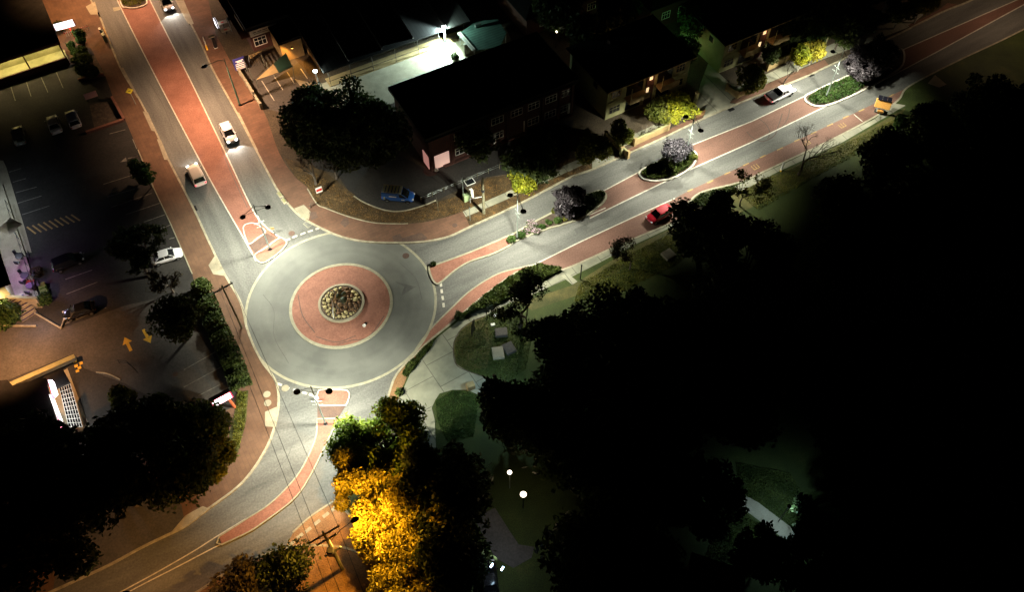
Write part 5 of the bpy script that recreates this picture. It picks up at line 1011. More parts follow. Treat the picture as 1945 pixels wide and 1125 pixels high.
tO, _ = building('orange lit rendered workshop left of the long roof', 'building', (540, 118), 8, 3.2, 3.4, 'creamdk', 'roof', over=.2)
wl = T('boundary_wall', 'low cream boundary wall between corner footpath and parking court', 'wall', W(457, 142, .13), ang((457, 142), (497, 206)))
LW = (W(497, 206)-W(457, 142)).length; MB().box((LW/2, 0, .45), (LW, .22, .9)).build('panel', M['apron'], wl); MB().box((LW/2, 0, .93), (LW+.1, .3, .07)).build('coping', M['apron'], wl)
for k in range(4): MB().box((LW*k/3, 0, .55), (.36, .36, 1.1)).build('pier', M['apron'], wl)
# shade sails and sign in the court
def slab3(name, pts, m_, parent, th=.04):
    P_ = [Vector(p) for p in pts]; n = len(P_); q = MB(); q.add(P_+[p-Vector((0, 0, th)) for p in P_], [tuple(range(n)), tuple(reversed(range(n, 2*n)))]+[(i, (i+1) % n, (i+1) % n+n, i+n) for i in range(n)]); return q.build(name, m_, parent, world=parent is not None)
t = T('shade_sail', 'orange brown triangular shade sail over the parking court', 'shade sail', W(500, 160, .13)); slab3('sail', [W(487, 151, 1.9), W(519, 121, 2.6), W(529, 137, 2.4)], M['creamdk'], t); MB().tube([W(519, 121, 2.6)-t.location, W(521, 147, 0)-t.location], .05, 6).build('mast', M['steel'], t); MB().tube([W(487, 151, 1.9)-t.location, W(489, 168, 0.0)-t.location], .05, 6).build('mast', M['steel'], t)
t = T('shade_sail', 'dark green square shade sail beside the orange one', 'shade sail', W(535, 150, .13)); slab3('sail', [W(520, 120, 2.7), W(543, 100, 2.8), W(556, 126, 2.6), W(530, 138, 2.5)], M['dgreen'], t); MB().tube([W(556, 126, 2.6)-t.location, W(559, 150, 0)-t.location], .05, 6).build('mast', M['steel'], t)
t = T('shade_sail', 'small yellow triangular shade sail above the dark pergola', 'shade sail', W(478, 130, .13)); slab3('sail', [W(472, 105, 2.3), W(497, 96, 2.6), W(475, 112, 2.2)], M['creamdk'], t); MB().tube([W(472, 105, 2.3)-t.location, W(474, 128, 0)-t.location], .05, 6).build('mast', M['steel'], t)
t = T('pergola', 'black framed pergola under the yellow shade sail', 'pergola', W(492, 140, .13), AE)
for (x, y) in ((-1.3, -1), (1.3, -1), (1.3, 1.2), (-1.3, 1.2)): MB().tube([(x, y, 0), (x, y, 2.4)], .05, 6).build('post', M['steel'], t)
q = MB()
for k in range(7): q.box((-1.3+k*.43, .1, 2.45), (.08, 2.4, .1))
q.build('beam', M['black'], t)
t = T('shop_sign', 'blue and white striped sign board on the low boundary wall', 'sign', W(461, 138, .13), AE)
MB().box((0, 0, 1.7), (1.7, .14, 2.0), bev=.03).build('board', mat('navy_paint', (.03, .03, .16), rough=.4), t)
for k, (w_, z_) in enumerate(((1.1, 2.25), (.8, 2.05), (1.35, 1.75), (1.45, 1.45), (1.45, 1.15), (1.45, .9))): MB().box((.05, -.085, z_), (w_, .03, .13)).build('stripe', M['white'], t)
for x in (-.6, .6): MB().tube([(x, 0, 0), (x, 0, .75)], .05, 6).build('leg', M['black'], t)
t = T('lit_menu_sign', 'small glowing white upright sign at the right kerb of the left street', 'sign', W(414, 54, .13), AL); MB().box((0, 0, 1.0), (1.25, .2, 1.5), bev=.06).build('frame', M['black'], t); MB().box((0, -.11, 1.05), (1.1, .03, 1.2)).build('lit_face', M['signw2'], t); MB().box((0, .11, 1.05), (1.1, .03, 1.2)).build('lit_face', M['signw2'], t); 
for (x, y, lb) in ((425, 50, 'upper of two cream table tops beside the glowing sign'), (431, 64, 'lower of two cream table tops beside the glowing sign')):
    t = T('table', lb, 'table', W(x, y, .13), AE); MB().box((0, 0, .76), (1.35, .85, .06), bev=.02).build('table_top', M['apron'], t); MB().tube([(0, 0, 0), (0, 0, .73)], .06, 6).build('leg', M['black'], t); MB().box((0, 0, .80), (.45, .25, .02)).build('menu', M['red'], t)
t = T('kiosk_roof', 'grey green small awning between the tables and the brick shop', 'awning', W(450, 56, .13), AE); MB().box((0, 0, 2.2), (1.9, .9, .08)).build('sheet', M['patina'], t); MB().tube([(-.8, 0, 0), (-.8, 0, 2.2)], .04, 5).build('post', M['steel'], t); MB().tube([(.8, 0, 0), (.8, 0, 2.2)], .04, 5).build('post', M['steel'], t)
t = T('parking_meter', 'tall black kiosk post with a cream top on the right footpath', 'kiosk', W(410, 90, .13), AE); MB().box((0, 0, .9), (.45, .4, 1.8), bev=.05).build('cabinet', M['black'], t); MB().box((-.1, 0, 2.05), (.9, .55, .1)).build('canopy', M['apron'], t); MB().box((0, 0, .05), (.5, .45, .1)).build('foot', M['white'], t)
# upper left shop with lit veranda
b_ = W(133, 120, .12); L1 = 24; t = T('shop', 'dark roofed shop at the top left with a yellow lit veranda', 'shop', (b_.x-L1*math.cos(AE), b_.y-L1*math.sin(AE), .12), AE)
MB().box((L1/2-.2, 2.9+6, 1.7), (L1-.4, 12, 3.4)).build('wall', M['cream'], t)
MB().box((L1/2, .9+6.6, 3.55), (L1+.2, 14, .28)).build('roof', M['roof'], t)
MB().box((L1/2, .42, 3.4), (L1+.1, .12, .5)).build('fascia', M['redbrick'], t)
MB().box((L1/2, 1.5, .28), (L1, 2.8, .3)).build('veranda_floor', M['cream'], t); MB().box((L1/2, .1, .55), (L1, .22, 1.1)).build('parapet', M['redbrick'], t)
for k in range(5): MB().box((L1-5*k-.15, .35, 1.7), (.18, .18, 3.2)).build('column', M['redbrick'], t)
for k in range(3): lo = lamp_light('veranda_light', (L1-2-4.5*k, 1.9, 3.2), (1, .76, .34), 800, cone=165, wide=0, radius=.3); lo.parent = t
# white sign left street
t = T('lit_pole_sign', 'glowing white sign board on a red post beside the clipped bushes', 'sign', W(146, 76, .13), AE+R(-4))
MB().box((-.6, 0, 2.9), (2.9, .3, 1.0), bev=.05).build('sign_case', M['red'], t); MB().box((-.6, -.16, 2.92), (2.7, .03, .85)).build('lit_face', M['signw'], t); MB().box((-.6, 0, 3.42), (2.7, .22, .03)).build('lit_top', M['signw'], t); MB().tube([(-.1, 0, 0), (-.1, 0, 2.4)], .09, 8).build('post', M['red'], t); MB().box((-.25, -.18, 3.1), (.9, .02, .06)).build('lettering', M['patchb'], t)
lo = lamp_light('sign_glow', (-.6, -.6, 2.6), (1, .93, .8), 260, cone=160, wide=0, radius=.3); lo.parent = t
q = T('picket_fence', 'small timber picket fence behind the bushes at the white sign', 'fence', W(128, 70, .13), AE)
for k in range(12): MB().box((k*.3, 0, .45), (.08, .04, .9)).build('picket', M['apron'], q)
MB().box((1.6, .05, .7), (3.6, .04, .08)).build('rail', M['red'], q)
for (a, c_, lb) in (((150, 154), (198, 143), 'orange brick edge of the left planter row'), ((214, 187), (237, 229), 'red brick edge on the street side of the black planter'), ((165, 254), (236, 230), 'red brick edge on the lower side of the black planter')):
    wl = T('planter_edge', lb, 'low wall', W(*a, .13), ang(a, c_)); LW = (W(*c_)-W(*a)).length; MB().box((LW/2, 0, .2), (LW, .3, .4), bev=.03).build('brick_course', M['redbrick'], wl); MB().box((LW/2, 0, .42), (LW, .34, .05)).build('coping', M['paver'], wl)
sheet('planting_bed', [(135, 95), (172, 90), (200, 142), (152, 152)], z1+.01, M['soil']); sheet('planting_bed', [(170, 200), (214, 187), (237, 229), (180, 248)], z1+.01, M['soil'])
t = T('price_sign', 'pink faced sign board on a dark stand beside the black planter', 'sign', W(178, 192, .13), AE); MB().box((0, 0, 1.1), (1.7, .12, .8), rot=Matrix.Rotation(R(-25), 3, 'X')).build('board', mat('pink_board', (.50, .27, .24), rough=.6), t); 
for x in (-.7, .7): MB().tube([(x, .1, 0), (x, 0, .9)], .05, 6).build('leg', M['black'], t)
MB().box((0, -.14, .78), (1.7, .04, .14)).build('lower_strip', M['lot2'], t)
t = T('warning_sign', 'yellow diamond warning sign on a pale post at the left kerb', 'sign', W(258, 198, .13), AL+R(90)); MB().tube([(0, 0, 0), (0, 0, 2.5)], .045, 8).build('post', M['steel'], t); o = MB().box((0, -.05, 0), (.75, .03, .75), rot=Matrix.Rotation(R(45), 3, 'Y')).build('sign_plate', mat('sign_yellow', (.80, .68, .05), rough=.4), t); o.location = (0, 0, 2.5); o = MB().box((0, -.07, .0), (.3, .02, .1)).build('symbol', M['black'], t); o.location = (0, 0, 2.5)
t = T('bollard_group', 'grey green cabinet with a yellow railing at the left kerb', 'cabinet', W(200, 74, .13), AL); MB().box((0, 0, .6), (1.6, .5, 1.2), bev=.05).build('cabinet', M['patina'], t); MB().box((-.7, -.1, 1.35), (.5, .3, .3)).build('cap_box', M['white'], t)
q = MB().tube([(-1.4, .45, 1.0), (1.6, .45, 1.0)], .04, 5); 
for x in (-1.4, -.4, .6, 1.6): q.tube([(x, .45, 0), (x, .45, 1.0)], .035, 5)
q.build('railing', M['yline'], t)
# bar building at the left edge
azL = AL + math.pi; p_ = W(78, 585, .12); t = T('building', 'black roofed bar building at the left edge with white and purple lit strips', 'building', (p_.x, p_.y, .12), azL - R(180))
# local x runs down the street direction, build it behind the veranda
dL = Vector((math.cos(AL), math.sin(AL))); nL = Vector((-dL.y, dL.x))
def bl(a, c_): v_ = Vector((p_.x, p_.y))+dL*a+nL*(-c_); return (v_.x, v_.y)
MB().prism([bl(-17, 2.4), bl(-2, 2.2), bl(-2, 12), bl(-17, 12)], .12, 3.7).build('wall', M['cream'], t, world=True)
MB().prism([bl(-17.4, 1.7), bl(-1.8, 1.4), bl(-1.8, 12.2), bl(-17.4, 12.2)], 3.72, 3.95).build('roof', M['roof'], t, world=True)
MB().prism([bl(-22, -.2), bl(-.2, -.2), bl(-.2, 2.4), bl(-22, 2.4)], .12, .38).build('veranda_floor', M['apron'], t, world=True)
for k, (a, e_, m_) in enumerate(((-17, -13.2, 'signw'), (-13, -9.6, 'signw'), (-9.4, -7.6, 'greenstrip'), (-7.4, -5.0, 'purple'), (-4.8, -2.3, 'purple'))): MB().prism([bl(a, 1.62), bl(e_, 1.62), bl(e_, 1.70), bl(a, 1.70)], 3.3, 3.6).build('light_strip', M[m_], t, world=True)
q = MB()
for k in range(12): x_, y_ = bl(-18+k*1.6, -.1); q.tube([(x_, y_, .3), (x_, y_, 1.3)], .03, 5)
x0_, y0_ = bl(-18, -.1); x1_, y1_ = bl(-.3, -.1); q.tube([(x0_, y0_, 1.3), (x1_, y1_, 1.3)], .035, 5).build('hand_rail', M['black'], t, world=True)
x_, y_ = bl(-15, 0); 
for (a, c_, col_, pw_) in ((-18.5, .8, (.75, .88, 1), 260), (-14, .9, (.8, .9, 1), 240), (-9, .9, (.75, .8, 1), 200), (-5.5, .9, (.70, .28, 1), 240), (-2.2, .9, (.7, .7, 1), 300)):
    x_, y_ = bl(a, c_); lamp_light('veranda_light', (x_, y_, 3.3), col_, pw_, cone=165, wide=0, radius=.25)
t = T('market_umbrella', 'beige canvas umbrella on the lit veranda', 'umbrella', W(34, 452, .4)); o = MB().lathe([(1.5, 2.2), (.8, 2.6), (.06, 2.9)], n=4).build('canopy', M['apron'], t); o.rotation_euler.z = .3; MB().tube([(0, 0, 0), (0, 0, 2.9)], .04, 6).build('pole', M['steel'], t)
for (x, y, lb, m_) in ((42, 493, 'dark round table with chairs on the blue lit part of the veranda', 'black'), (52, 530, 'dark table on the purple lit part of the veranda', 'black'), (62, 549, 'small table near the end of the lit veranda', 'black')):
    t = T('table', lb, 'table', W(x, y, .4)); MB().lathe([(.5, .7), (.5, .76)], n=14).build('table_top', M[m_], t); MB().tube([(0, 0, 0), (0, 0, .7)], .05, 6).build('leg', M[m_], t)
    for k in range(3): a_ = k*2.1+.4; c_ = MB().box((math.cos(a_)*.85, math.sin(a_)*.85, .45), (.4, .4, .06)); c_.box((math.cos(a_)*1.05, math.sin(a_)*1.05, .72), (.1, .38, .5), rz=a_); c_.tube([(math.cos(a_)*.85, math.sin(a_)*.85, 0), (math.cos(a_)*.85, math.sin(a_)*.85, .45)], .04, 5).build('chair', M[m_], t)
t = T('flower_pot', 'red flowering pot on the purple lit veranda', 'flower pot', W(60, 542, .4)); MB().lathe([(.16, 0), (.22, .35), (.18, .35)], n=10).build('pot', M['red'], t); leafmesh('leaves', np.random.default_rng(4).normal(size=(160, 3))*.16+np.array([0, 0, .5]), .1, 4, mat('red_petals', (.6, .06, .04)), t)
for (x, y, lb) in ((82, 546, 'upper of two olive cushions on the lawn beside the lit veranda'), (86, 558, 'lower of two olive cushions on the lawn beside the lit veranda')):
    t = T('seat_cushion', lb, 'cushion', W(x, y, .13)); MB().box((0, 0, .2), (1.0, .9, .35), rz=AL, bev=.1).build('pad', mat('olive_fabric', (.16, .20, .03)), t); MB().box((0, 0, .40), (.9, .8, .05), rz=AL, bev=.02).build('top_panel', mat('olive_fabric_top', (.18, .22, .04)), t)
bush(88, 575, 1.1, .8, 'green shrub at the corner below the lit veranda', 'bush', 1300, .14)
bush(72, 520, 1.0, .6, 'rusty shrub beside the purple lit veranda', 'brown', 900, .14)
bush(15, 605, 2.2, 1.3, 'wide dark green shrub left of the striped steps', 'bush', 3200, .17); bush(35, 595, 1.0, .9, 'dark shrub against the pale wall by the steps', 'mid', 1000, .15)
wl = T('rendered_wall', 'peach lit rendered wall at the left edge above the steps', 'wall', W(-40, 575, .13), ang((0, 572), (58, 576))); MB().box((3.6, 0, .9), (8.4, .25, 1.8)).build('panel', M['apron'], wl); MB().box((3.6, 0, 1.84), (8.5, .34, .08)).build('coping', M['cream'], wl)
t = T('steps', 'pale steps with dark stripes below the lit veranda', 'steps', W(58, 604, .13), ang((29, 580), (51, 608)))
for k in range(6): o = MB().box((-.3-k*.42, 0, .09+k*.13), (.42, 1.9, .16+k*.26)).build('step', M['apron'], t); MB().box((-.12-k*.42, 0, .19+k*.26), (.16, 1.9, .03)).build('nosing', mat('dark_stripe', (.06, .05, .09)) if k == 0 else bpy.data.materials['dark_stripe'], t)
t.children[0].location.z = -.01
for (a, c_, lb) in (((67, 596), (117, 625), 'cream garden kerb right of the steps'), ((117, 625), (123, 608), 'short cream garden kerb by the black car'), ((0, 620), (70, 621), 'cream garden kerb under the wide shrub')):
    wl = T('garden_kerb', lb, 'kerb', W(*a, .13), ang(a, c_)); LW = (W(*c_)-W(*a)).length; MB().box((LW/2, 0, .12), (LW, .18, .24), bev=.03).build('edging', M['kerb'], wl); MB().box((LW/2, 0, .25), (LW, .12, .02)).build('coping', M['kerb'], wl)
lamp_light('step_light', tuple(W(58, 600, 3.0)), (.9, .85, 1), 170, cone=150, wide=0, radius=.2)
# restaurant at the bottom left
t = T('building', 'dark roofed restaurant at the bottom left with a bright lit glazed side', 'building', W(-60, 800, .12), AS)
PR = lambda *a: [(W(x, y, z_).x, W(x, y, z_).y) for x, y, z_ in a]
MB().prism(PR((-120, 800, .1), (60, 782, .1), (98, 765, .1), (124, 830, .1), (0, 950, .1), (-150, 980, .1)), .12, 3.7).build('wall', M['white'], t, world=True)
MB().prism(PR((-120, 740, 3.9), (14, 722, 3.9), (24, 733, 3.9), (86, 718, 3.9), (106, 795, 3.9), (98, 880, 3.9), (-140, 940, 3.9)), 3.72, 3.95).build('roof', M['roof'], t, world=True)
MB().prism(PR((84, 716, 3.6), (118, 700, 3.6), (132, 726, 3.6), (96, 742, 3.6)), 3.3, 3.6).build('side_roof', M['lot'], t, world=True)
gl = [W(113, 738, 1.6), W(134, 730, 1.2), W(157, 812, 1.2), W(131, 812, 1.6)]
o = slab3('glazed_canopy', gl, M['glass'], t, .05)
q = MB()
for k in range(11): a = gl[0].lerp(gl[3], k/10); c_ = gl[1].lerp(gl[2], k/10); q.tube([a+Vector((0, 0, .05)), c_+Vector((0, 0, .05))], .035, 4)
for k in range(6): a = gl[0].lerp(gl[1], k/5); c_ = gl[3].lerp(gl[2], k/5); q.tube([a+Vector((0, 0, .06)), c_+Vector((0, 0, .06))], .028, 4)
q.v = [tuple(p) for p in q.v]; gb_ = q.build('glazing_bars', M['white'], t, world=True)
ls = [W(91, 722, 4.6), W(99, 722, 4.6), W(106, 745, 4.6), W(100, 751, 4.6)]; slab3('lit_sign_face', ls, emat('restaurant_sign', (1, .9, .95), 4), t, .6)
ls = [W(93, 750, 4.3), W(99, 750, 4.3), W(122, 811, 4.0), W(114, 809, 4.0)]; slab3('lit_fascia', ls, emat('restaurant_fascia', (1, .9, .88), 3.5), t, .3)
ls = [W(90.5, 721, 4.55), W(92, 722, 4.55), W(115.5, 812, 4.0), W(113, 809, 4.0)]; slab3('red_trim', ls, emat('red_neon', (1, .05, .3), 1.4), t, .3)
sheet('paving', [(84, 730), (128, 700), (170, 812), (120, 840)], z3+.01, M['apron'], label='pale paving beside the restaurant')
for (x, y, pw_) in ((112, 752, 330), (124, 792, 300)): p2 = W(x, y, 3.9); lamp_light('fascia_light', tuple(p2), (1, .96, .9), pw_, cone=165, wide=0, radius=.3, aim=(p2.x+1.0, p2.y, 0))
wl = T('retaining_wall', 'long low cream wall along the orange lit driveway', 'low wall', W(26, 735, .13), ang((26, 735), (144, 683))); LW = (W(144, 683)-W(26, 735)).length+.1; MB().box((LW/2-1, 0, .3), (LW+2, .5, .6), bev=.05).build('panel', M['apron'], wl); MB().box((LW/2-1, 0, .62), (LW+2, .6, .06)).build('coping', M['cream'], wl)
t = T('hand_rail', 'black tubular hand rail beside the forecourt arrows', 'hand rail', W(240, 715, .13))
pts = [W(223, 684, 1.0), W(240, 686, 1.0), W(256, 701, 1.0)]; q = MB(); q.tube([p-t.location for p in pts], .03, 5); q.tube([p-t.location-Vector((0, 0, .45)) for p in pts], .03, 5)
q.build('rail', M['black'], t); q = MB()
for p in pts: q.tube([(p.x-t.location.x, p.y-t.location.y, 0), p-t.location], .03, 5)
q.build('post', M['black'], t)
# pylon sign
t = T('pole_sign', 'bright white lit sign with red frame at the bottom end of the hedge', 'sign', W(446, 774, .13), ang((410, 748), (440, 732)))
MB().box((-.75, 0, 3.0), (2.35, .5, 1.25), bev=.05).build('sign_case', M['black'], t); MB().box((-.75, -.26, 2.98), (2.3, .04, 1.2)).build('red_frame', emat('red_frame_glow', (1, .05, .15), .8), t); MB().box((-.75, -.295, 3.0), (2.0, .03, 1.02)).build('lit_face', emat('sign_face_bright', (1, .98, 1), 6), t); MB().tube([(0, 0, 0), (-.15, 0, 2.5)], .16, 10).build('post', mat('rust_red_post', (.42, .10, .04), rough=.5), t)
lo = lamp_light('sign_glow', (-.75, -.7, 2.7), (1, .95, .95), 130, cone=165, wide=0, radius=.4, aim=None); lo.parent = t
# houses
def house(p0, label, lab2):
    t, r_ = building(label, 'house', p0, 9.5, 13.6, 5.5, 'cream', 'roof', name='house', over=.5, roof='hip', rise=1.9)
    # bays and recess
    for x in (1.4, 12.0):
        window(t, x, 4.1, 1.5, 1.2, y=-.0, frame='creamdk'); window(t, x, 1.4, 1.7, 1.2, y=-.0, frame='cream'); MB().box((x, -.06, 2.75), (2.4, .12, .5)).build('sill_band', M['cream'], t)
    for (x, w_) in ((4.4, 3.2), (9.4, 3.0)):
        MB().box((x, -.75, 2.75), (w_, 1.5, .18)).build('balcony_slab', M['creamdk'], t); MB().box((x, -1.46, 3.25), (w_, .08, .85)).build('balcony_wall', M['creamdk'], t)
        MB().box((x, -.03, 3.95), (w_-.5, .05, 1.9)).build('balcony_door', M['glass'], t); MB().tube([(x-w_/2+.1, -1.4, 2.8), (x-w_/2+.1, -1.4, 5.4)], .06, 6).build('balcony_post', M['cream'], t)
        MB().box((x, -.04, 1.25), (w_-.8, .05, 1.9)).build('patio_door', M['glass'], t)
    MB().box((6.95, -.05, 2.6), (1.3, .1, 5.0)).build('stair_panel', M['redbrick'], t); MB().box((6.95, -.12, 4.6), (.5, .06, .7)).build('lit_window', M['warmwin'], t); MB().box((6.6, -.12, 2.6), (.4, .06, .8)).build('lit_window', M['warmwin'], t)
    o = bpy.data.lights.new('stair_light', 'POINT'); o.energy = 22; o.color = (1, .55, .25); o.shadow_soft_size = .15; oo = bpy.data.objects.new('stair_light', o); C.objects.link(oo); oo.parent = t; oo.location = (7.3, -.8, 4.2)
    window(t, 3.0, 4.0, 1.0, 1.0, side='l', bars=1, frame='creamdk')
    MB().box((4.5, 6.5, 6.6), (.7, .7, 1.4)).build('chimney', M['redbrick'], r_)
    return t
h1_ = house((1149, 228), 'two storey cream house with dark hip roof behind the yellow trees', ''); h2_ = house((1365, 139), 'two storey cream house with dark hip roof farther along the avenue', '')
for (p0, p1, lb) in (((1150, 262), (1192, 300), 'ochre garden wall running down beside the olive trees'), ((1205, 276), (1268, 247), 'ochre front garden wall of the first house'), ((1380, 172), (1400, 186), 'ochre garden wall corner at the second house'), ((1400, 186), (1428, 172), 'short ochre front wall of the second house'), ((1457, 134), (1490, 118), 'long ochre front wall of the second house'), ((1490, 118), (1518, 104), 'ochre front wall behind the bright yellow trees')):
    wl = T('garden_wall', lb, 'wall', W(*p0, .13), ang(p0, p1)); LW = (W(*p1)-W(*p0)).length; MB().box((LW/2, 0, .55), (LW, .2, 1.1)).build('panel', M['creamdk'], wl); MB().box((LW/2, 0, 1.13), (LW+.05, .28, .07)).build('coping', M['cream'], wl)
    for k in (0, 1): MB().box((LW*k, 0, .65), (.38, .38, 1.3)).build('pier', M['creamdk'], wl)
for (p0, L_, dp, h_, rf, lb) in (((640, 20), 24, 12, 4.2, 'gable', 'unlit dark gabled roof at the top, left one'), ((1000, 70), 12, 9, 3.6, 'hip', 'unlit house roof right of the teal canopy'), ((1090, 40), 12, 9, 3.6, 'hip', 'unlit house roof above the first house'), ((1230, 60), 12, 9, 4.2, 'hip', 'unlit house roof left of the green lamp'), ((870, -30), 16, 10, 4, 'hip', 'unlit house roof at the top centre'), ((1330, -20), 12, 10, 4, 'hip', 'unlit house roof at the top, above the second house')):
    t, r_ = building(lb, 'building', p0, dp, L_, h_, 'redbrick', 'roof', over=.5, roof=rf, rise=1.7)
    for k in range(3): window(t, L_*(k+1)/4, h_*.45, 1.4, 1.2)
# small lamps seen far away
def small_lamp(px, z_, label, m_, r_, color, power, post=True, name='garden_lamp', base=None):
    c_ = W(*px, z_); t = T(name, label, 'lamp', (c_.x, c_.y, .12)); MB().lathe([(r_*.3, -r_), (r_*.85, -r_*.5), (r_, 0), (r_*.85, r_*.5), (r_*.3, r_)], (0, 0, z_-.12), 14).build('globe', M[m_], t, smooth=True); MB().tube([(0, 0, 0), (0, 0, z_-.12-r_)], .04, 6).build('post', M['black'], t)
    l = bpy.data.lights.new('lamp_glow', 'POINT'); l.energy = power; l.color = color; l.shadow_soft_size = r_*1.2; o = bpy.data.objects.new('lamp_glow', l); C.objects.link(o); o.parent = t; o.location = (0, -r_*.2, z_-.12+r_*1.6)
    return t
small_lamp((1275, 70), 3.4, 'bright green glowing lamp among the far dark roofs', 'greenlamp', .38, (.35, 1, .4), 55)
small_lamp((1256, 18), 3, 'tiny white lamp point at the top, left of the green lamp', 'globe_s', .12, (1, .9, .8), 12)
small_lamp((1057, 60), 3, 'tiny warm white lamp point right of the teal canopy', 'globe_s', .14, (1, .9, .7), 25)
small_lamp((1150, 93), 2.6, 'tiny orange lamp beside a dark roof above the first house', 'warmwin', .2, (1, .5, .25), 70)
small_lamp((1030, 6), 3, 'orange garden lamp at the top centre edge', 'warmwin', .2, (1, .5, .2), 140)
small_lamp((1424, 60), 4.6, 'warm porch lamp on the second house', 'globe_s', .14, (1, .7, .4), 30)
small_lamp((1316, 93), 2.2, 'tiny orange lamp on the wall between the two houses', 'warmwin', .1, (1, .6, .3), 20)
# park lamps
t = T('park_lamp', 'brightest round park lamp with a warm star glow', 'park lamp', W(994, 946, .12)); c_ = W(994, 940, 3.6); t.location = (c_.x, c_.y, .12)
MB().tube([(0, 0, 0), (0, 0, 3.3)], .06, 8).build('post', M['black'], t); MB().lathe([(.1, -.24), (.26, -.14), (.32, 0), (.26, .14), (.1, .24)], (0, 0, 3.5), 16).build('globe', M['globe'], t, smooth=True)
l = bpy.data.lights.new('lamp_glow', 'POINT'); l.energy = 110; l.color = (1, .72, .40); l.shadow_soft_size = .4; o = bpy.data.objects.new('lamp_glow', l); C.objects.link(o); o.parent = t; o.location = (0, 0, 4.1)
t = T('park_lamp', 'smaller round park lamp just above the brightest one', 'park lamp', (0, 0, 0)); c_ = W(968, 898, 4.2); t.location = (c_.x, c_.y, .12)
MB().tube([(0, 0, 0), (0, 0, 3.9)], .05, 8).build('post', M['steel'], t); MB().lathe([(.1, -.2), (.2, -.1), (.24, 0), (.2, .1), (.1, .2)], (0, 0, 4.08), 14).build('globe', M['globe'], t, smooth=True)
b_ = W(920, 1122, .12); t = T('park_lamp', 'curved two headed lamp glowing pale blue at the bottom', 'park lamp', b_)
MB().tube([(0, 0, 0), (0, 0, 3.0), (.05, .1, 3.8), (.5, .35, 4.3)], .045, 6).build('post', M['steel'], t)
for (x, y, lb) in ((934, 1075, 0), (954, 1081, 0)): c_ = W(x, y, 4.3)-b_; MB().box(tuple(c_), (.42, .16, .08), rz=1.0, bev=.02).build('lamp_head', M['bluelamp'], t)
c_ = W(945, 1055, 4.0); lamp_light('path_light', tuple(c_), (.8, .9, 1), 170, cone=150, wide=1)
sheet('park_road', [(900, 985), (940, 965), (975, 1020), (985, 1035), (1015, 1040), (1010, 1060), (975, 1080), (940, 1060)], z2, M['lot2'], label='dim park track near the curved lamp')
sheet('park_path', [(1415, 940), (1440, 955), (1502, 1002), (1540, 1042), (1528, 1055), (1480, 1018), (1410, 966)], z2, M['apron'], label='pale blue lit path in the dark park')
# park luminaire by the pale blue path
t = T('park_lamp', 'hidden dark post lamp over the pale blue park path', 'park lamp', W(1478, 992, .12)); MB().tube([(0, 0, 0), (0, 0, 4.2)], .05, 8).build('post', M['black'], t); MB().lathe([(.2, 0), (.22, .05), (.05, .15)], (0, 0, 4.2), 12).build('lamp_head', M['black'], t)
lo = lamp_light('path_light', (0, 0, 4.1), (.58, .84, 1), 800, cone=150, wide=1, radius=.1); lo.parent = t
t = T('park_lamp', 'dark post lamp lighting the park entrance path from under the tree', 'park lamp', W(940, 752, .12)); MB().tube([(0, 0, 0), (0, 0, 4.4)], .05, 8).build('post', M['steel'], t); MB().lathe([(.2, 0), (.22, .05), (.05, .15)], (0, 0, 4.4), 12).build('lamp_head', M['steel'], t)
lo = lamp_light('path_light', (0, 0, 4.3), (.62, .88, 1), 1100, cone=160, wide=1, radius=.1); lo.parent = t
small_lamp((1420, 1010), 2.8, 'unseen low garden lamp on the green lawn', 'globe_s', .01, (.5, 1, .4), 40) if False else None
t, r_ = building('small park shelter roof at the bottom edge', 'shelter', (1290, 1160), 4.5, 4.5, 2.6, 'redbrick', 'redbrick', name='shelter', rz=-.35, over=.4, roof='gable', rise=.9)
MB().box((2.2, -.05, 1.2), (1.0, .08, 2.0)).build('door', M['black'], t)
# park furniture
t = T('information_board', 'dark upright information board on the dry lawn edge', 'sign', W(899, 632, .13), R(75)); MB().box((0, 0, 1.25), (1.1, .1, 1.7)).build('board', M['black'], t)
for x in (-.5, .5): MB().tube([(x, 0, 0), (x, 0, 2.1)], .05, 6).build('post', M['black'], t)
t = T('street_sign', 'thin black post with a street name plate at the park entrance path', 'sign', W(925, 606, .13), AE); MB().tube([(0, 0, 0), (0, 0, 2.4)], .05, 8).build('post', M['black'], t); MB().box((.6, 0, 2.3), (1.3, .05, .2)).build('name_plate', M['dgreen'], t)
for (x, y, sx, sy, rz_, m_, lb) in ((946, 673, 1.3, 1.5, .15, 'apron', 'pale square stone slab in the park lawn'), (967, 664, 1.2, 1.4, .5, 'lot2', 'dark square stone slab right of the pale one'), (952, 634, 1.4, 1.1, .1, 'lot2', 'worn grey slab in the orange bare patch'), (1269, 486, 1.4, 1.3, .6, 'apron', 'pale slab on the lawn below the red car'), (936, 617, .5, .4, .3, 'white', 'lower small white sheet on the lawn by the name plate'), (944, 599, .9, .4, .3, 'white', 'upper small white sheet on the lawn by the name plate'), (894, 737, .9, .7, .4, 'creamdk', 'brown box at the path beside the dark tree')):
    th = .4 if sx > .9 and m_ != 'white' else .06
    if m_ == 'creamdk': th = .8
    t = T('stone_slab' if m_ not in ('white', 'creamdk') else ('planter_box' if m_ == 'creamdk' else 'ground_plate'), lb, 'slab' if m_ not in ('white', 'creamdk') else ('box' if m_ == 'creamdk' else 'plate'), W(x, y, .13), rz_)
    MB().box((0, 0, th/2), (sx, sy, th), bev=.03).build('body', M[m_], t); MB().box((0, 0, th+.01), (sx*.8, sy*.8, .02)).build('top', M[m_], t)
t = T('fence', 'row of thin posts with wire between lawn and lot on the verge', 'fence', W(800, 383, .13), AE)
t2 = T('notice_board', 'wooden framed notice board right of the blue van', 'sign', W(831, 394, .13), R(100)); MB().box((0, 0, 1.5), (1.2, .06, .8)).build('board', M['lot2'], t2)
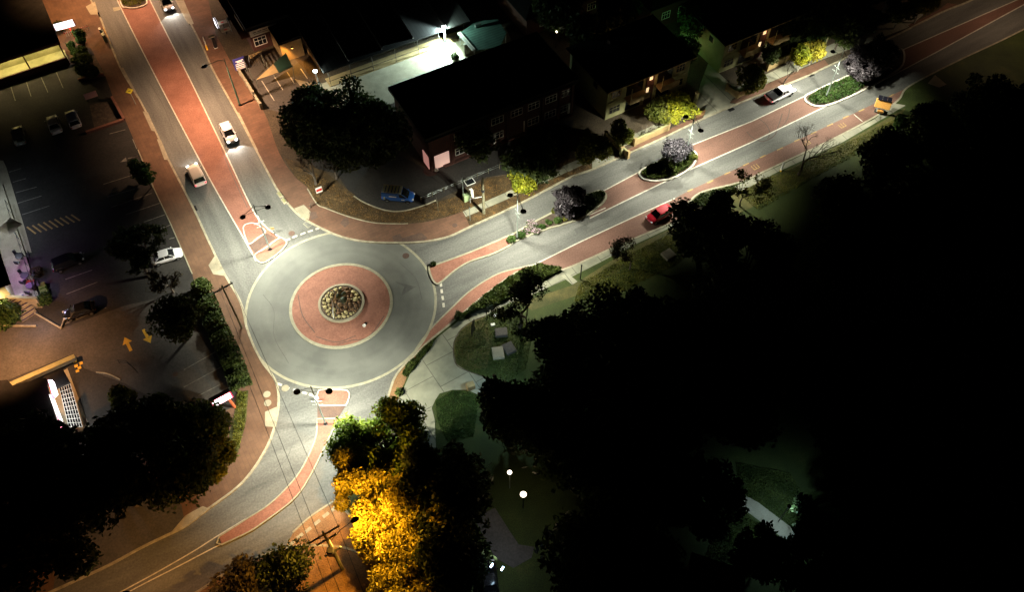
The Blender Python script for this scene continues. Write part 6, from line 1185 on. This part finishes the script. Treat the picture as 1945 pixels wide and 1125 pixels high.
for x in (-.6, .6): MB().tube([(x, 0, 0), (x, 0, 2.0)], .04, 6).build('post', M['wood'], t2)
q = MB(); q.tube([(0, 0, .8), (11.5, 0, .8)], .015, 4); q.tube([(0, 0, .45), (11.5, 0, .45)], .015, 4); q.build('wire', M['steel'], t)
for k in range(8): MB().tube([(k*1.64, 0, 0), (k*1.64, 0, .9)], .04, 5).build('post', M['wood'], t)
t = T('utility_cabinet', 'green metal utility cabinet between the flag pole and the thick pole', 'cabinet', W(887, 380, .13), AE); MB().box((0, 0, .55), (1.0, .6, 1.1), bev=.03).build('cabinet', mat('pale_green_paint', (.28, .38, .20), rough=.5), t); MB().box((.7, .1, .75), (.45, .5, 1.5), bev=.02).build('side_box', M['white'], t)
t = T('fallen_pole', 'thin white rail leaning from the cabinet to the thick pole', 'rail', W(893, 378, .9)); MB().tube([(0, 0, 0), W(919, 373, 1.1)-t.location], .05, 6).build('bar', M['white'], t); MB().tube([(0, 0, -.75), (0, 0, 0)], .04, 5).build('stand', M['white'], t)
t = T('corner_sign', 'small red and white sign board at the corner verge', 'sign', W(609, 372, .13), AE); MB().box((0, 0, 1.15), (.85, .06, .95)).build('board', M['white'], t); MB().box((0, -.04, 1.15), (.75, .02, .4)).build('red_panel', M['red'], t); MB().tube([(0, 0.05, 0), (0, 0.05, .8)], .04, 6).build('leg', M['black'], t)
t = T('rubbish_bin', 'dark round litter bin on the path in front of the first house', 'bin', W(1270, 243, .14)); MB().lathe([(.24, 0), (.28, .9), (.3, .95)], n=12).build('bin_body', M['black'], t); MB().lathe([(.3, .98), (.2, 1.12), (.05, 1.15)], n=12).build('lid', M['black'], t)
t = T('banner_sign', 'brown board sign on the brick verge behind the second avenue lamp', 'sign', W(1328, 226, .15), AE); MB().box((0, 0, .9), (1.5, .06, .9)).build('board', M['odirt'], t)
for x in (-.7, .7): MB().tube([(x, .05, 0), (x, .05, 1.3)], .035, 6).build('leg', M['black'], t)

for (x, y, lb) in ((534, 365, 'upper of two pale kerb blocks at the corner footpath'), (542, 377, 'lower of two pale kerb blocks at the corner footpath')):
    t = T('kerb_block', lb, 'kerb block', W(x-2, y+6, .13), ang((534, 369), (556, 397))); MB().box((0, 0, .12), (1.0, .5, .24), bev=.05).build('body', M['apron'], t); MB().box((0, 0, .25), (.7, .3, .03)).build('top', M['cream'], t)
t = T('keep_left_sign', 'small sign on the left side of the short bottom island', 'sign', W(606, 768, .14)); MB().tube([(0, 0, 0), (0, 0, 1.6)], .04, 6).build('post', M['steel'], t); MB().box((0, -.04, 1.45), (.5, .03, .5)).build('plate', M['white'], t)
t = T('keep_left_sign', 'small sign at the edge of the left islands', 'sign', W(522, 447, .14)); MB().tube([(0, 0, 0), (0, 0, 1.5)], .04, 6).build('post', M['steel'], t); MB().box((0, -.04, 1.4), (.45, .03, .45)).build('plate', M['creamdk'], t)

t = T('added_wall_light', 'small orange wall light added on the rendered workshop to tint the parking court', 'lamp', W(563, 118, .13)); MB().box((0, -.25, 2.9), (.3, .25, .18), bev=.04).build('housing', M['black'], t); MB().box((0, -.25, 2.79), (.24, .2, .03)).build('lens', M['lens_o'], t); MB().tube([(0, -.15, 2.9), (0, .2, 2.9)], .03, 5).build('bracket', M['steel'], t)  # unseen lamp, added for the orange glow on the court
lo = lamp_light('court_light', (0, -.3, 2.72), (1, .45, .10), 950, cone=165, wide=0, radius=.15, aim=(-2.0, -3.5, 0)); lo.parent = t

t = T('added_wall_light', 'added warm lamp brightening the peach wall at the left edge', 'lamp', W(8, 600, .13)); MB().tube([(0, 0, 0), (0, 0, 2.2)], .04, 6).build('post', M['black'], t); MB().box((0, 0, 2.3), (.25, .25, .2), bev=.04).build('lamp_head', M['black'], t)  # unseen lamp, added to brighten the peach wall
lo = lamp_light('wall_beam', (0, .2, 2.3), (1, .66, .40), 600, cone=150, wide=0, radius=.1, aim=(0, 3.0, .6)); lo.parent = t
# ------------------------------------------------------------------ camera, sky, view
cam = bpy.data.cameras.new('camera'); co = bpy.data.objects.new('camera', cam); C.objects.link(co)
co.location = (0, 0, H); co.rotation_euler = (R(90)-D, 0, 0); cam.sensor_width = 36; cam.lens = 36*F/1945.; cam.clip_end = 3000; cam.clip_start = .5
sc.camera = co
w = bpy.data.worlds.new('World'); sc.world = w; w.use_nodes = True; t = w.node_tree
sky = t.nodes.new('ShaderNodeTexSky'); sky.sky_type = 'NISHITA'; sky.sun_disc = False; sky.sun_elevation = R(-4); sky.sun_rotation = R(200)
t.links.new(sky.outputs[0], t.nodes['Background'].inputs[0]); t.nodes['Background'].inputs[1].default_value = .03
sc.view_settings.view_transform = 'Standard'; sc.view_settings.look = 'None'; sc.view_settings.exposure = 0; sc.view_settings.gamma = 1
sc.cycles.use_denoising = True; sc.cycles.max_bounces = 5; sc.cycles.transparent_max_bounces = 8; sc.cycles.sample_clamp_indirect = 3
